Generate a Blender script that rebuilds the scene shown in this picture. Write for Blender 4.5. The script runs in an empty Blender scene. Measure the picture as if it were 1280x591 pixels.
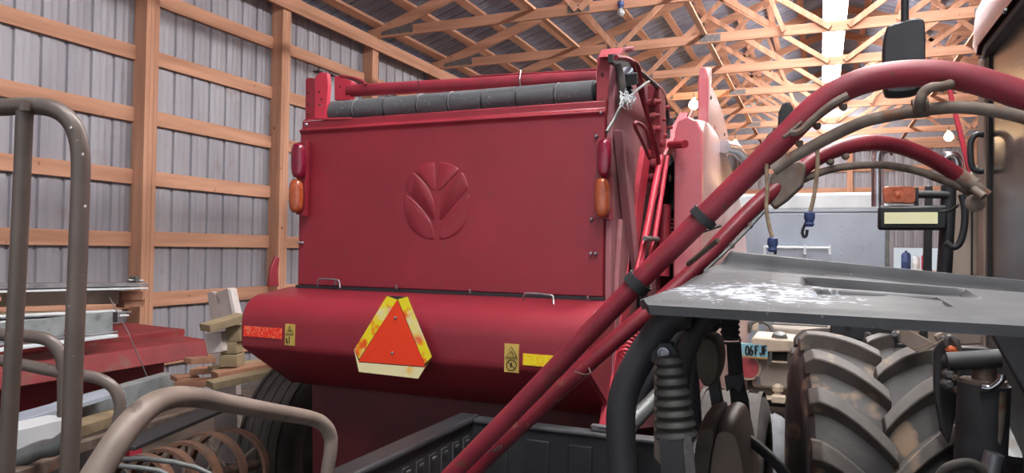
import bpy, bmesh, math, random
from mathutils import Vector, Matrix
random.seed(7)
C = bpy.context.scene.collection
EZ = 1.85                                   # eye height above the dirt floor
# ---------------------------------------------------------------- camera
F = 900.0
YAW, PIT, ROL = math.radians(23.2), math.radians(1.07), math.radians(0.84)
cy, sy, cp, sp = math.cos(YAW), math.sin(YAW), math.cos(PIT), math.sin(PIT)
W_ = Vector((-sy*cp, cy*cp, sp)); R0 = Vector((cy, sy, 0)); U0 = R0.cross(W_)
R_ = math.cos(ROL)*R0 + math.sin(ROL)*U0
U_ = -math.sin(ROL)*R0 + math.cos(ROL)*U0
EYE = Vector((0, 0, EZ))
def ray(x, y): return W_ + R_*((x-640)/F) - U_*((y-295.5)/F)
def P(x, y, Y): d = ray(x, y); return EYE + d*(Y/d.y)          # the point seen at a pixel, at world depth Y
def PX(x, y, X): d = ray(x, y); return EYE + d*(X/d.x)
def PZ(x, y, Z): d = ray(x, y); return EYE + d*((Z-EZ)/d.z)
def PT(x, y, t): return EYE + ray(x, y)*t
cam = bpy.data.cameras.new('camera'); co = bpy.data.objects.new('camera', cam); C.objects.link(co)
cam.sensor_width = 36; cam.lens = 36*F/1280; cam.clip_start = .05; cam.clip_end = 200
M = Matrix((R_, U_, -W_)).transposed().to_4x4(); M.translation = EYE; co.matrix_world = M
bpy.context.scene.camera = co
vs = bpy.context.scene.view_settings
vs.view_transform = 'Standard'; vs.look = 'None'; vs.gamma = 1; vs.use_curve_mapping = False; vs.exposure = -0.7

# ---------------------------------------------------------------- materials
def lin(c): return tuple(((v/255)/12.92 if v <= 10 else ((v/255+.055)/1.055)**2.4) for v in c)
def mat(name, c1, c2=None, rough=.55, metal=0, scale=6, stretch=(1,1,1), lo=.35, hi=.65, bump=0, bscale=None, c3=None, s3=30, t3=(.6,.7), trans=0, spec=.5, coat=0, emit=None, detail=5):
    m = bpy.data.materials.new(name); m.use_nodes = True; n = m.node_tree.nodes; l = m.node_tree.links
    b = n['Principled BSDF']; b.inputs['Roughness'].default_value = rough; b.inputs['Metallic'].default_value = metal
    b.inputs['Specular IOR Level'].default_value = spec
    if coat: b.inputs['Coat Weight'].default_value = coat; b.inputs['Coat Roughness'].default_value = .25
    if trans: b.inputs['Transmission Weight'].default_value = trans
    if emit: b.inputs['Emission Color'].default_value = (*emit[0], 1); b.inputs['Emission Strength'].default_value = emit[1]
    c1 = lin(c1); c2 = lin(c2) if c2 else tuple(v*.75 for v in c1)
    tc = n.new('ShaderNodeTexCoord'); mp = n.new('ShaderNodeMapping'); mp.inputs['Scale'].default_value = stretch
    l.new(tc.outputs['Object'], mp.inputs['Vector'])
    no = n.new('ShaderNodeTexNoise'); no.inputs['Scale'].default_value = scale; no.inputs['Detail'].default_value = detail
    l.new(mp.outputs[0], no.inputs['Vector'])
    mr = n.new('ShaderNodeMapRange'); mr.inputs['From Min'].default_value = lo; mr.inputs['From Max'].default_value = hi
    l.new(no.outputs['Fac'], mr.inputs['Value'])
    mx = n.new('ShaderNodeMix'); mx.data_type = 'RGBA'; mx.inputs['A'].default_value = (*c1, 1); mx.inputs['B'].default_value = (*c2, 1)
    l.new(mr.outputs[0], mx.inputs['Factor']); out = mx.outputs['Result']
    if c3:
        n3 = n.new('ShaderNodeTexNoise'); n3.inputs['Scale'].default_value = s3; n3.inputs['Detail'].default_value = 4
        l.new(tc.outputs['Object'], n3.inputs['Vector'])
        r3 = n.new('ShaderNodeMapRange'); r3.inputs['From Min'].default_value = t3[0]; r3.inputs['From Max'].default_value = t3[1]
        l.new(n3.outputs['Fac'], r3.inputs['Value'])
        m3 = n.new('ShaderNodeMix'); m3.data_type = 'RGBA'; m3.inputs['B'].default_value = (*lin(c3), 1)
        l.new(r3.outputs[0], m3.inputs['Factor']); l.new(out, m3.inputs['A']); out = m3.outputs['Result']
    l.new(out, b.inputs['Base Color'])
    if bump:
        bp = n.new('ShaderNodeBump'); bp.inputs['Strength'].default_value = bump; bp.inputs['Distance'].default_value = .01
        if bscale:
            nb = n.new('ShaderNodeTexNoise'); nb.inputs['Scale'].default_value = bscale; l.new(mp.outputs[0], nb.inputs['Vector']); l.new(nb.outputs['Fac'], bp.inputs['Height'])
        else: l.new(no.outputs['Fac'], bp.inputs['Height'])
        l.new(bp.outputs[0], b.inputs['Normal'])
    return m
def wood(name, st, a=(206,158,132), b=(166,122,99)):
    return mat(name, a, b, .8, scale=9, stretch=st, lo=.3, hi=.72, bump=.15, c3=(96,52,34), s3=7.5, t3=(.70,.76), spec=.15)
WY = wood('wood_grain_along', (1, .07, 1)); WZ = wood('wood_grain_upright', (1, 1, .07)); WX = wood('wood_grain_across', (.07, 1, 1))
WG = wood('treated_wood', (.07, 1, 1), (158,142,114), (124,108,86)); WP = wood('pine_offcut', (.1, 1, 1), (166,124,102), (132,94,76))
WW = mat('white_painted_wood', (214,204,200), (184,172,168), .7, scale=5)
SHEET = mat('wall_sheet_steel', (158,158,166), (141,140,149), .55, .15, scale=2.2, stretch=(1,1,.3), c3=(140,126,122), s3=3, t3=(.62,.8))
ROOF = mat('roof_sheet_steel', (142,150,170), (118,124,144), .55, .1, scale=2.0)
DIRT = mat('dirt', (88,76,66), (62,52,46), .95, scale=3, bump=.6, bscale=22)
RED = mat('baler_red_paint', (152,42,56), (138,38,52), .42, scale=3, c3=(120,52,52), s3=14, t3=(.62,.85), bump=.03, bscale=120, coat=.12)
RED2 = mat('dusty_red_paint', (160,60,70), (130,44,56), .6, scale=4, c3=(156,110,104), s3=9, t3=(.55,.8))
DULL = mat('dull_dusty_red_plate', (172,112,118), (148,92,100), .75, scale=4, stretch=(1,1,.4), c3=(164,124,118), s3=6, t3=(.5,.75))
BRT = mat('bright_red_paint', (206,58,80), (180,48,66), .45, scale=5, c3=(200,120,120), s3=20, t3=(.66,.8))
PINK = mat('sun_faded_red_shield', (206,112,122), (196,104,114), .3, scale=2, coat=.3, c3=(214,160,158), s3=5, t3=(.55,.8))
PINKL = mat('faded_shield_side', (224,186,182), (214,170,168), .3, scale=2.5, coat=.4, c3=(196,158,154), s3=4, t3=(.55,.75))
TUBE = mat('worn_boom_red_paint', (148,44,60), (124,36,50), .48, scale=8, coat=.0, c3=(112,62,52), s3=26, t3=(.63,.7), bump=.05)
TUBE2 = mat('boom_lower_red', (136,38,52), (108,28,40), .4, scale=8, coat=.15, c3=(150,92,80), s3=12, t3=(.62,.72), bump=.05)
RUST = mat('rusty_steel_pipe', (128,116,106), (92,78,70), .7, .2, scale=14, c3=(112,76,58), s3=20, t3=(.56,.7), bump=.2)
RAILM = mat('grey_rail_paint', (112,100,94), (92,82,77), .45, .2, scale=5, c3=(168,158,150), s3=70, t3=(.70,.76), coat=.1)
BLK = mat('black_paint', (44,46,50), (34,36,40), .5, scale=6)
BLKM = mat('matte_black_steel', (50,52,56), (38,39,42), .6, scale=8, bump=.05)
RUB = mat('black_rubber', (68,63,60), (52,48,46), .75, scale=8, bump=.1)
BELT = mat('worn_rubber_belt', (92,94,98), (70,72,76), .6, scale=20, stretch=(.1,1,1), c3=(124,128,130), s3=60, t3=(.62,.72), bump=.1)
BELTD = mat('belt_gap_black', (26,26,28), None, .8)
TYRE = mat('tractor_tyre_rubber', (66,64,64), (48,47,47), .6, scale=5, bump=.15, bscale=40, c3=(128,106,86), s3=5.5, t3=(.56,.64))
TYREL = mat('tyre_lug_edge', (98,92,88), (76,72,69), .6, scale=7, bump=.1, c3=(150,128,108), s3=9, t3=(.6,.75))
STEEL = mat('galvanised_steel', (172,174,178), (140,142,148), .38, .7, scale=8)
CHROME = mat('bright_steel', (205,205,210), (170,170,176), .2, 1, scale=8)
DSTEEL = mat('dull_grey_steel', (120,124,124), (92,94,94), .5, .5, scale=7, c3=(96,86,76), s3=9, t3=(.55,.7))
ALU = mat('trailer_aluminium', (172,182,196), (156,166,180), .5, .2, scale=2, stretch=(1,1,.5), c3=(146,146,156), s3=6, t3=(.6,.8))
ALUW = mat('trailer_white_roof', (226,234,238), (206,214,220), .5, scale=3)
AMB = mat('amber_lens', (190,96,56), (164,76,42), .2, scale=30, coat=.6, bump=.2, bscale=90)
REDL = mat('red_lens', (140,22,54), (116,16,44), .2, scale=30, coat=.6, bump=.2, bscale=90)
SMVO = mat('fluorescent_orange', (255,72,30), (250,60,26), .5, scale=3)
SMVY = mat('reflective_border', (255,236,40), (255,96,24), .4, scale=13, lo=.50, hi=.60, c3=(255,240,190), s3=9, t3=(.50,.62))
SMVW = mat('reflective_border_pale', (255,244,190), (255,200,50), .4, scale=9, lo=.56, hi=.64)
RFR = mat('reflective_red_tape', (255,50,36), (255,130,90), .4, scale=90, lo=.5, hi=.58)
RFY = mat('reflective_yellow_tape', (255,232,40), (255,205,20), .4, scale=60, lo=.45, hi=.6)
DEC = mat('yellow_decal', (214,184,96), (196,166,84), .5, scale=20)
INK = mat('black_ink', (24,22,20), None, .6)
GLASS = mat('dusty_dark_glass', (66,64,60), (46,47,46), .22, scale=3, stretch=(1,1,.3), spec=.5, coat=.25, c3=(84,76,66), s3=5, t3=(.55,.8))
BEIGE = mat('dusty_beige_panel', (160,146,136), (138,124,114), .7, scale=4)
SEAT = mat('brown_vinyl_seat', (124,108,98), (100,86,78), .5, scale=4)
HEADR = mat('dusty_headrest', (84,76,66), (62,56,50), .8, scale=9)
BOOT = mat('ribbed_boot_rubber', (58,59,57), (46,47,46), .6, scale=8)
WEB = mat('black_seat_webbing', (34,35,38), (28,28,30), .8, scale=40)
TAN = mat('tan_painted_body', (214,200,180), (184,170,152), .6, scale=4, c3=(150,136,120), s3=7, t3=(.55,.75))
TAND = mat('dusty_body_panel', (172,164,154), (146,138,130), .7, scale=4)
RINGM = mat('rusty_ring', (118,84,66), (92,66,54), .75, scale=9, c3=(84,70,62), s3=20, t3=(.55,.65), bump=.1)
PALET = mat('pale_dusty_tyre', (128,132,137), (104,108,114), .8, scale=9, bump=.2)
BULB = mat('lit_bulb', (255,236,200), None, .5, emit=((1.0,.62,.30), 60))
OFFB = mat('clear_bulb', (214,220,222), None, .2, trans=.3)
TUBEL = mat('lit_strip_diffuser', (255,255,255), None, .5, emit=((1,.97,.95), 130))
BLUE = mat('blue_plastic', (60,80,130), (48,62,104), .6, scale=10)
CORD = mat('worn_cord', (168,146,120), (128,108,88), .8, scale=30)
PLATE = mat('licence_plate_blue', (120,186,206), (170,200,206), .5, scale=3)
PLATEO = mat('licence_plate_orange', (196,150,96), None, .5)
ROOFP = mat('cab_roof_faded_pink', (222,168,180), (208,150,164), .45, scale=4, coat=.1)

# UTV roof plastic, with a scuffed, frosted patch of its own shape
def utv_roof_mat():
    m = mat('grey_roof_plastic', (66,68,73), (56,58,62), .62, scale=9, c3=(140,144,148), s3=60, t3=(.70,.78), bump=.12, bscale=260)
    n = m.node_tree.nodes; l = m.node_tree.links; b = n['Principled BSDF']
    src = b.inputs['Base Color'].links[0].from_socket
    tc = n.new('ShaderNodeTexCoord')
    gx = n.new('ShaderNodeSeparateXYZ'); l.new(tc.outputs['Object'], gx.inputs[0])
    no = n.new('ShaderNodeTexNoise'); no.inputs['Scale'].default_value = 36; no.inputs['Detail'].default_value = 6; no.inputs['Roughness'].default_value = .65
    mp = n.new('ShaderNodeMapping'); mp.inputs['Scale'].default_value = (1, .55, 1); l.new(tc.outputs['Object'], mp.inputs[0]); l.new(mp.outputs[0], no.inputs['Vector'])
    def math_(op, a, bb, c=None):
        x = n.new('ShaderNodeMath'); x.operation = op
        for i, v in enumerate((a, bb, c)):
            if v is None: continue
            if isinstance(v, (int, float)): x.inputs[i].default_value = v
            else: l.new(v, x.inputs[i])
        return x.outputs[0]
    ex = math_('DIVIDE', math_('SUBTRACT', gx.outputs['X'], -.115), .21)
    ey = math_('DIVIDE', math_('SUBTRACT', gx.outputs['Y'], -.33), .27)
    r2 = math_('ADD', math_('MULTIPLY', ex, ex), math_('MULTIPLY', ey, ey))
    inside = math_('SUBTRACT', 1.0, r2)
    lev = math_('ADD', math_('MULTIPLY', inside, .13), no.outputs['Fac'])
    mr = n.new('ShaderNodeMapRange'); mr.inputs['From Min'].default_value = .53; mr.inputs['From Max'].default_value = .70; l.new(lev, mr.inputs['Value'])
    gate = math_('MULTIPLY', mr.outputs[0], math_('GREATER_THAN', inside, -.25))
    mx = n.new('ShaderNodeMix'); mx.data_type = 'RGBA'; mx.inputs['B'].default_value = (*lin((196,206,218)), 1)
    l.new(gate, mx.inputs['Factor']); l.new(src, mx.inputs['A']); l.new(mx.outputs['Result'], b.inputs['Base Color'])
    return m
UROOF = utv_roof_mat()

# ---------------------------------------------------------------- mesh helpers
class MB:
    def __init__(s): s.bm = bmesh.new()
    def poly(s, vs, fs):
        v = [s.bm.verts.new(p) for p in vs]
        for f in fs:
            try: s.bm.faces.new([v[i] for i in f])
            except ValueError: pass
        return s
    def box(s, a, b):                                     # two opposite corners, axis aligned
        x0, x1 = sorted((a[0], b[0])); y0, y1 = sorted((a[1], b[1])); z0, z1 = sorted((a[2], b[2]))
        return s.poly([(x0,y0,z0),(x1,y0,z0),(x1,y1,z0),(x0,y1,z0),(x0,y0,z1),(x1,y0,z1),(x1,y1,z1),(x0,y1,z1)],
                      [(0,3,2,1),(4,5,6,7),(0,1,5,4),(1,2,6,5),(2,3,7,6),(3,0,4,7)])
    def bar(s, p, q, w, h, up=(0,0,1)):                   # w sideways, h along up
        p, q = Vector(p), Vector(q); d = (q-p).normalized(); up = Vector(up)
        sd = d.cross(up).normalized(); u = sd.cross(d).normalized()
        vs = [e + sd*(a*w/2) + u*(b*h/2) for e in (p, q) for a, b in ((-1,-1),(1,-1),(1,1),(-1,1))]
        return s.poly(vs, [(3,2,1,0),(4,5,6,7),(0,1,5,4),(1,2,6,5),(2,3,7,6),(3,0,4,7)])
    def prism(s, pts, off):                               # planar outline pushed along off
        off = Vector(off); n = len(pts); pts = [Vector(p) for p in pts]
        vs = pts + [p+off for p in pts]
        return s.poly(vs, [tuple(range(n))[::-1], tuple(range(n, 2*n))] + [(i, (i+1) % n, (i+1) % n + n, i+n) for i in range(n)])
    def tube(s, pts, r, seg=12, closed=False, squash=1.0, cap=True):
        pts = [Vector(p) for p in pts]; n = len(pts); rings = []; up = None
        for i, p in enumerate(pts):
            if closed: d = pts[(i+1) % n] - pts[i-1]
            else: d = pts[min(i+1, n-1)] - pts[max(i-1, 0)]
            d.normalize()
            if up is None: up = d.orthogonal().normalized() if abs(d.z) > .9 else Vector((0,0,1))
            sd = d.cross(up)
            if sd.length < 1e-4: sd = d.orthogonal()
            sd.normalize(); up = sd.cross(d).normalized()
            rr = r[i] if isinstance(r, (list, tuple)) else r
            rings.append([s.bm.verts.new(p + (sd*math.cos(a)*squash + up*math.sin(a))*rr) for a in (2*math.pi*k/seg for k in range(seg))])
        for i in range(n if closed else n-1):
            a, b = rings[i], rings[(i+1) % n]
            for k in range(seg):
                s.bm.faces.new((a[k], a[(k+1) % seg], b[(k+1) % seg], b[k]))
        if not closed and cap:
            s.bm.faces.new(rings[0][::-1]); s.bm.faces.new(rings[-1])
        return s
    def lathe(s, prof, o, ax, seg=32, closed=False):      # prof = [(radius, along axis)]
        o = Vector(o); ax = Vector(ax).normalized(); u = ax.orthogonal().normalized(); v = ax.cross(u)
        rings = [[s.bm.verts.new(o + ax*h + (u*math.cos(2*math.pi*k/seg) + v*math.sin(2*math.pi*k/seg))*max(r, 1e-4)) for k in range(seg)] for r, h in prof]
        m = len(rings)
        for i in range(m if closed else m-1):
            a, b = rings[i], rings[(i+1) % m]
            for k in range(seg): s.bm.faces.new((a[k], b[k], b[(k+1) % seg], a[(k+1) % seg]))
        if not closed:
            s.bm.faces.new(rings[0]); s.bm.faces.new(rings[-1][::-1])
        return s
    def build(s, name, m, parent=None, bevel=0, smooth=True, seg=2):
        bm = s.bm; bmesh.ops.remove_doubles(bm, verts=bm.verts, dist=1e-5)
        bmesh.ops.recalc_face_normals(bm, faces=bm.faces)
        for f in bm.faces: f.smooth = smooth
        for e in bm.edges:
            if len(e.link_faces) == 2 and e.calc_face_angle(0) > math.radians(38): e.smooth = False
        if parent is None:                               # origin at the base of the thing
            zs = [v.co.z for v in bm.verts]; c = Vector((sum(v.co.x for v in bm.verts)/len(zs), sum(v.co.y for v in bm.verts)/len(zs), min(zs)))
        else: c = Vector(parent['_o']) if '_o' in parent else Vector((0,0,0))
        bmesh.ops.translate(bm, verts=bm.verts, vec=-c)
        me = bpy.data.meshes.new(name); bm.to_mesh(me); bm.free()
        o = bpy.data.objects.new(name, me); C.objects.link(o); me.materials.append(m)
        if parent is None: o.location = c; o['_o'] = tuple(c)
        else: o.parent = parent; o['_o'] = tuple(c)
        if bevel:
            b = o.modifiers.new('bevel', 'BEVEL'); b.width = bevel; b.segments = seg; b.limit_method = 'ANGLE'; b.angle_limit = math.radians(35); b.harden_normals = False
        return o
def tag(o, label, cat, group=None, kind=None):
    if label: o['label'] = label
    if cat: o['category'] = cat
    if group: o['group'] = group
    if kind: o['kind'] = kind
    return o
def thing(name, loc, label, cat, group=None):
    o = bpy.data.objects.new(name, None); C.objects.link(o); o.location = loc; o['_o'] = tuple(loc); o.empty_display_size = .1
    return tag(o, label, cat, group)
def spline(pts, n=8, closed=False):
    pts = [Vector(p) for p in pts]; out = []; N = len(pts)
    for i in range(N if closed else N-1):
        g = (lambda k: pts[k % N]) if closed else (lambda k: pts[max(0, min(N-1, k))])
        a, b, c, d = g(i-1), g(i), g(i+1), g(i+2)
        for k in range(n):
            t = k/n
            out.append(.5*((2*b) + (c-a)*t + (2*a-5*b+4*c-d)*t*t + (3*b-a-3*c+d)*t**3))
    if not closed: out.append(pts[-1])
    return out
def copy_tree(o, parent=None):
    c = o.copy(); C.objects.link(c)
    if parent: c.parent = parent
    for ch in [x for x in bpy.data.objects if x.parent == o]: copy_tree(ch, c)
    return c
def E(z): return EZ + z                                    # height given relative to the eye

# ================================================================ THE BARN
XL, XR, XC, YB0, YB1 = -7.0, 7.5, .25, -1.5, 26.0
MB().box((XL-1, YB0-6, -.1), (XR+1, YB1+8, 0)).build('floor', DIRT)['kind'] = 'structure'
def ribbed(p0, du, dv, length, height, nrm, pitch=.2635, thick=.02):
    # corrugated sheet: ribs run along dv, spaced along du; nrm points into the barn
    mb = MB(); p0, du, dv, nrm = map(Vector, (p0, du, dv, nrm)); prof = []; s = 0
    while s < length:
        for a, b in ((0,0),(.012,-.024),(.034,-.024),(.046,0),(.105,0),(.111,.004),(.121,.004),(.127,0),(.175,0),(.181,.004),(.191,.004),(.197,0)):
            prof.append((s+a, b))
        s += pitch
    vs = []
    for a, b in prof: vs += [p0+du*a+nrm*b, p0+du*a+nrm*b+dv*height]
    for a, b in reversed(prof): vs += [p0+du*a+nrm*(b-.004), p0+du*a+nrm*(b-.004)+dv*height]
    n = len(vs)//2
    return mb.poly(vs, [(2*i, 2*((i+1) % n), 2*((i+1) % n)+1, 2*i+1) for i in range(n)])
ZT = E(3.48)
YS = 4.29 - .2635*40 + .02
wl = ribbed((XL, YS, .02), (0,1,0), (0,0,1), YB1-YS, ZT+.1, (1,0,0)).build('wall_left', SHEET); wl['kind'] = 'structure'
post_y = [5.62 + 2.155*k for k in range(-3, 10)]
for y in post_y:
    mb = MB()
    for k in range(3): mb.box((XL+.005, y+.057*k+.0015, 0), (-6.8, y+.057*(k+1)-.0015, E(3.47)))
    mb.build('post', WZ, wl, .003)
for zi in range(-2, 6):
    z = E(-.02 + .685*zi)
    for k in range(-1, 9):
        y0 = post_y[k+3-1]+.17 if k > -1 else YS; y1 = post_y[k+3]
        MB().box((XL+.002, y0, z), (XL+.045, y1, z+.165+random.uniform(-.006,.006))).build('girt', WY, wl, .003)
MB().box((-6.798, YS, E(3.27)), (-6.755, YB1, E(3.475))).build('header_beam', WY, wl, .003)
MB().box((-6.998, YS, E(3.40)), (-6.95, YB1, E(3.55))).build('header_beam', WY, wl, .003)
wr = ribbed((XR, YB1, .02), (0,-1,0), (0,0,1), YB1-YS, ZT+.1, (-1,0,0)).build('wall_right', SHEET); wr['kind'] = 'structure'
for y in post_y[2:]: MB().box((XR-.2, y, 0), (XR-.005, y+.17, E(3.47))).build('post', WZ, wr)
for zi in range(-2, 6):
    z = E(-.02+.685*zi); MB().box((XR-.045, 2, z), (XR-.002, YB1, z+.165)).build('girt', WY, wr)
MB().box((XR-.245, 2, E(3.27)), (XR-.2, YB1, E(3.475))).build('header_beam', WY, wr)
# back wall with an open doorway
D0, D1, DH = 2.15, 4.2, E(.25)
wb = ribbed((XL, YB1, .02), (1,0,0), (0,0,1), D0-XL, ZT+.1, (0,-1,0)).build('wall_back', SHEET); wb['kind'] = 'structure'
ribbed((D1, YB1, .02), (1,0,0), (0,0,1), XR-D1, ZT+.1, (0,-1,0)).build('sheet_panel', SHEET, wb)
ribbed((D0, YB1, DH), (1,0,0), (0,0,1), D1-D0, ZT+.1-DH, (0,-1,0)).build('sheet_panel', SHEET, wb)
MB().prism([(XL, YB1, ZT), (XR, YB1, ZT), (XC, YB1, ZT+.336*7.3)], (0,.05,0)).build('gable', SHEET, wb)
x = XL+.9
while x < XR:
    if not (D0-.15 < x < D1): MB().box((x, YB1-.2, 0), (x+.17, YB1-.03, ZT)).build('post', WZ, wb)
    x += 1.72
for zi in range(2, 6):
    z = E(-.02+.685*zi); MB().box((XL, YB1-.045, z), (XR, YB1-.005, z+.165)).build('girt', WX, wb)
# roof
def roofz(x): return E(3.39) + .336*(7.25-abs(x-XC))         # underside of the rafters
SL = math.hypot(1, .336)
dL = Vector((1,0,.336)).normalized(); nL = Vector((.336,0,-1)).normalized()
dR = Vector((-1,0,.336)).normalized(); nR = Vector((-.336,0,-1)).normalized()
yr0 = -6.2
ce = ribbed((XL-.3, yr0, roofz(XL-.3)+.235), (0,1,0), dL, YB1+.2-yr0, (XC-XL+.3)*SL, nL, pitch=.2635).build('ceiling', ROOF); ce['kind'] = 'structure'
ribbed((XR+.3, yr0, roofz(XR+.3)+.235), (0,1,0), dR, YB1+.2-yr0, (XR+.3-XC)*SL, nR, pitch=.2635).build('roof_sheet', ROOF, ce)
s = .35
while s < 7.2*SL:
    for sx, d in ((-1, dL), (1, dR)):
        base = Vector((XC+sx*7.25, 0, roofz(XC+sx*7.25))); c = base + d*s; nn = Vector((-d.z*(1 if d.x > 0 else -1), 0, abs(d.x)))
        c = c + nn*.185
        MB().bar((c.x, yr0, c.z), (c.x, YB1, c.z), .135, .06, nn).build('purlin', WY, ce)
    s += .66
# lengthwise braces lying on the bottom chords
for xb in (-4.0, -1.8, 2.3, 4.5):
    MB().box((xb-.045, 3.0, E(3.605)), (xb+.045, YB1, E(3.645))).build('lengthwise_brace', WY, ce, .003)
# trusses
TY = [5.66+2.155*k for k in range(-1, 10)]
ords = ['second', 'third', 'fourth', 'fifth', 'sixth', 'seventh', 'eighth', 'ninth', 'tenth']
GUS = mat('truss_plate_steel', (128,126,128), (104,102,104), .5, .4, scale=30, bump=.3)
for i, ty in enumerate(TY):
    lab = 'timber roof truss with metal plates spanning the barn, '
    vis = i - 2
    lab += {0: 'overhead above the camera side', 1: 'just in front of the camera', }.get(i, '') if i < 2 else ('nearest one above the red machine' if vis == 0 else ('farthest one, against the back wall' if i == len(TY)-1 else ords[vis-1]+' beyond the red machine'))
    t = thing('roof_truss', (XC, ty, E(3.47)), lab, 'roof truss', 'timber roof trusses')
    y = ty+.02
    MB().box((XL+.05, y, E(3.465)), (XR-.05, y+.045, E(3.625))).build('bottom_chord', WX, t, .003)
    for sx in (-1, 1):
        a = Vector((XC+sx*7.4, y+.022, roofz(XC+sx*7.4)+.078)); b = Vector((XC, y+.022, roofz(XC)+.078))
        MB().bar(a, b, .042, .175, (0,0,1)).build('top_chord', WX, t, .003)
        def web(x0, sl, dy, wd=.09):
            # from the bottom chord at x0 rising with slope sl (per metre in x, towards the wall if negative)
            xx = x0; 
            while E(3.55)+abs((xx-x0)*sl) < roofz(XC+sx*abs(xx-XC)) and abs(xx-XC) < 7: xx += .02*(1 if sl > 0 else -1)
            a = Vector((XC+sx*(XC-x0), y+.022+dy, E(3.52))); b = Vector((XC+sx*(XC-xx), y+.022+dy, E(3.55)+abs((xx-x0)*sl)+.06))
            MB().bar(a, b, .038, wd, (0,0,1)).build('web', WZ, t, .003)
            return b
        pts = [web(.12, -.68, -.042), web(-.55, -.69, .042, .09), web(-3.25, .88, -.042), web(-3.3, -1.15, -.042)]
        if i % 3 == 1: web(-.55, -2.5, -.083, .07)
        for gx, gz in ((-3.28, 3.545), (-1.7, 3.545)):
            if gx == -1.7 and i % 2: continue
            X = XC+sx*(XC-gx)
            MB().box((X-.17, y-.004-.004*0, E(gz-.055)), (X+.17, y-.001, E(gz+.06))).build('truss_plate', GUS, t)
        X = XC+sx*6.95
        MB().prism([(X-.02*sx, y-.003, E(3.5)), (X-.62*sx, y-.003, E(3.5)), (X-.62*sx, y-.003, E(3.66)), (X-.02*sx, y-.003, E(3.56))], (0,.002,0)).build('truss_plate', GUS, t)
# strip lights hung in a line under the ridge
for k in range(-3, 10):  # those over and behind the camera are unseen, added for light from above
    y0 = 3.6 + 2.155*k+.18
    nm = 'long strip light hung under the ridge, ' + ({-3: 'unseen, added well behind the camera', -2: 'unseen, added behind the camera', -1: 'unseen, added overhead of the camera'}[k] if k < 0 else 'nearest of the lights in front of the camera' if k == 0 else ('farthest, by the back wall' if k == 9 else ords[k-1]+' of those ahead of the camera'))
    t = thing('strip_light', (XC, y0+.9, E(5.0)), nm, 'ceiling light', 'strip lights under the ridge')
    MB().box((XC-.24, y0, E(5.05)), (XC+.24, y0+2.12, E(5.10))).build('housing', ALUW, t, .01)
    MB().tube([(XC-.13, y0+.03, E(5.0)), (XC-.13, y0+2.12, E(5.0))], .055, 10).build('light_tube', TUBEL, t)
    MB().tube([(XC+.13, y0+.03, E(5.0)), (XC+.13, y0+2.12, E(5.0))], .055, 10).build('light_tube', TUBEL, t)
    for yy in (y0+.3, y0+1.5):
        MB().tube([(XC, yy, E(5.1)), (XC, yy, roofz(XC)+.05)], .006, 6).build('hanger', STEEL, t)
# bare bulbs
def bulb(p, lab, lit=True, pw=25, sc=1.0):
    p = Vector(p); t = thing('light_bulb', p, lab, 'light bulb', 'bare bulbs under the trusses')
    MB().lathe([(.045,.16),(.045,.10),(.03,.085),(.03,.06)], p, (0,0,1), 14).build('socket', ALUW if lit else BLUE, t)
    r = .055
    MB().lathe([(r*sc, h*sc) for r, h in [(.004,-.055),(.03,-.048),(.052,-.02),(.055,.0),(.045,.03),(.022,.06)]], p, (0,0,1), 16).build('bulb', BULB if lit else OFFB, t)
    MB().tube([p+Vector((0,0,.16)), p+Vector((0,0,.26))], .01, 6).build('cord', BLK, t)
    if lit:
        L = bpy.data.lights.new('bulb_light', 'POINT'); L.energy = pw; L.color = (1,.66,.36); L.shadow_soft_size = .08
        lo = bpy.data.objects.new('bulb_light', L); C.objects.link(lo); lo.parent = t; lo.location = (0,0,-.12)
bulb(P(776, 16, 9.96), 'unlit clear bulb in a blue socket under the truss above the red machine', False)
bulb(P(867, 131, 15.9), 'glowing bare bulb right above the pink rear shield of the red machine', True, 90, 1.9)
bulb(P(919, 181, 20.5), 'glowing bare bulb seen low behind the edge of the pink shield', True, 70, 1.8)
bulb(P(1186, 171, 20.5), 'glowing bare bulb on the right beside the leaning bright red bar', True, 90, 1.9)

# ================================================================ ROUND BALER
ba = thing('round_baler', (-1.7, 4.2, 0), 'large dark red round baler seen from behind, with an orange slow-moving-vehicle triangle', 'baler')
BX0, BX1, BY = -2.53, -.868, 3.05
def extx(prof, x0, x1): return MB().prism([(x0, y, E(z)) for y, z in prof], (x1-x0, 0, 0))
tg = extx([(3.10,.665),(3.055,.665),(3.055,.628),(3.028,.612),(3.045,.592),(3.045,-.2),(3.10,-.2)], BX0, BX1).build('tailgate', RED, ba, .006)
extx([(3.10,-.2),(3.03,-.2),(3.03,-.214),(3.10,-.214)], BX0, BX1+.005).build('seam_strip', BLK, ba)
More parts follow.
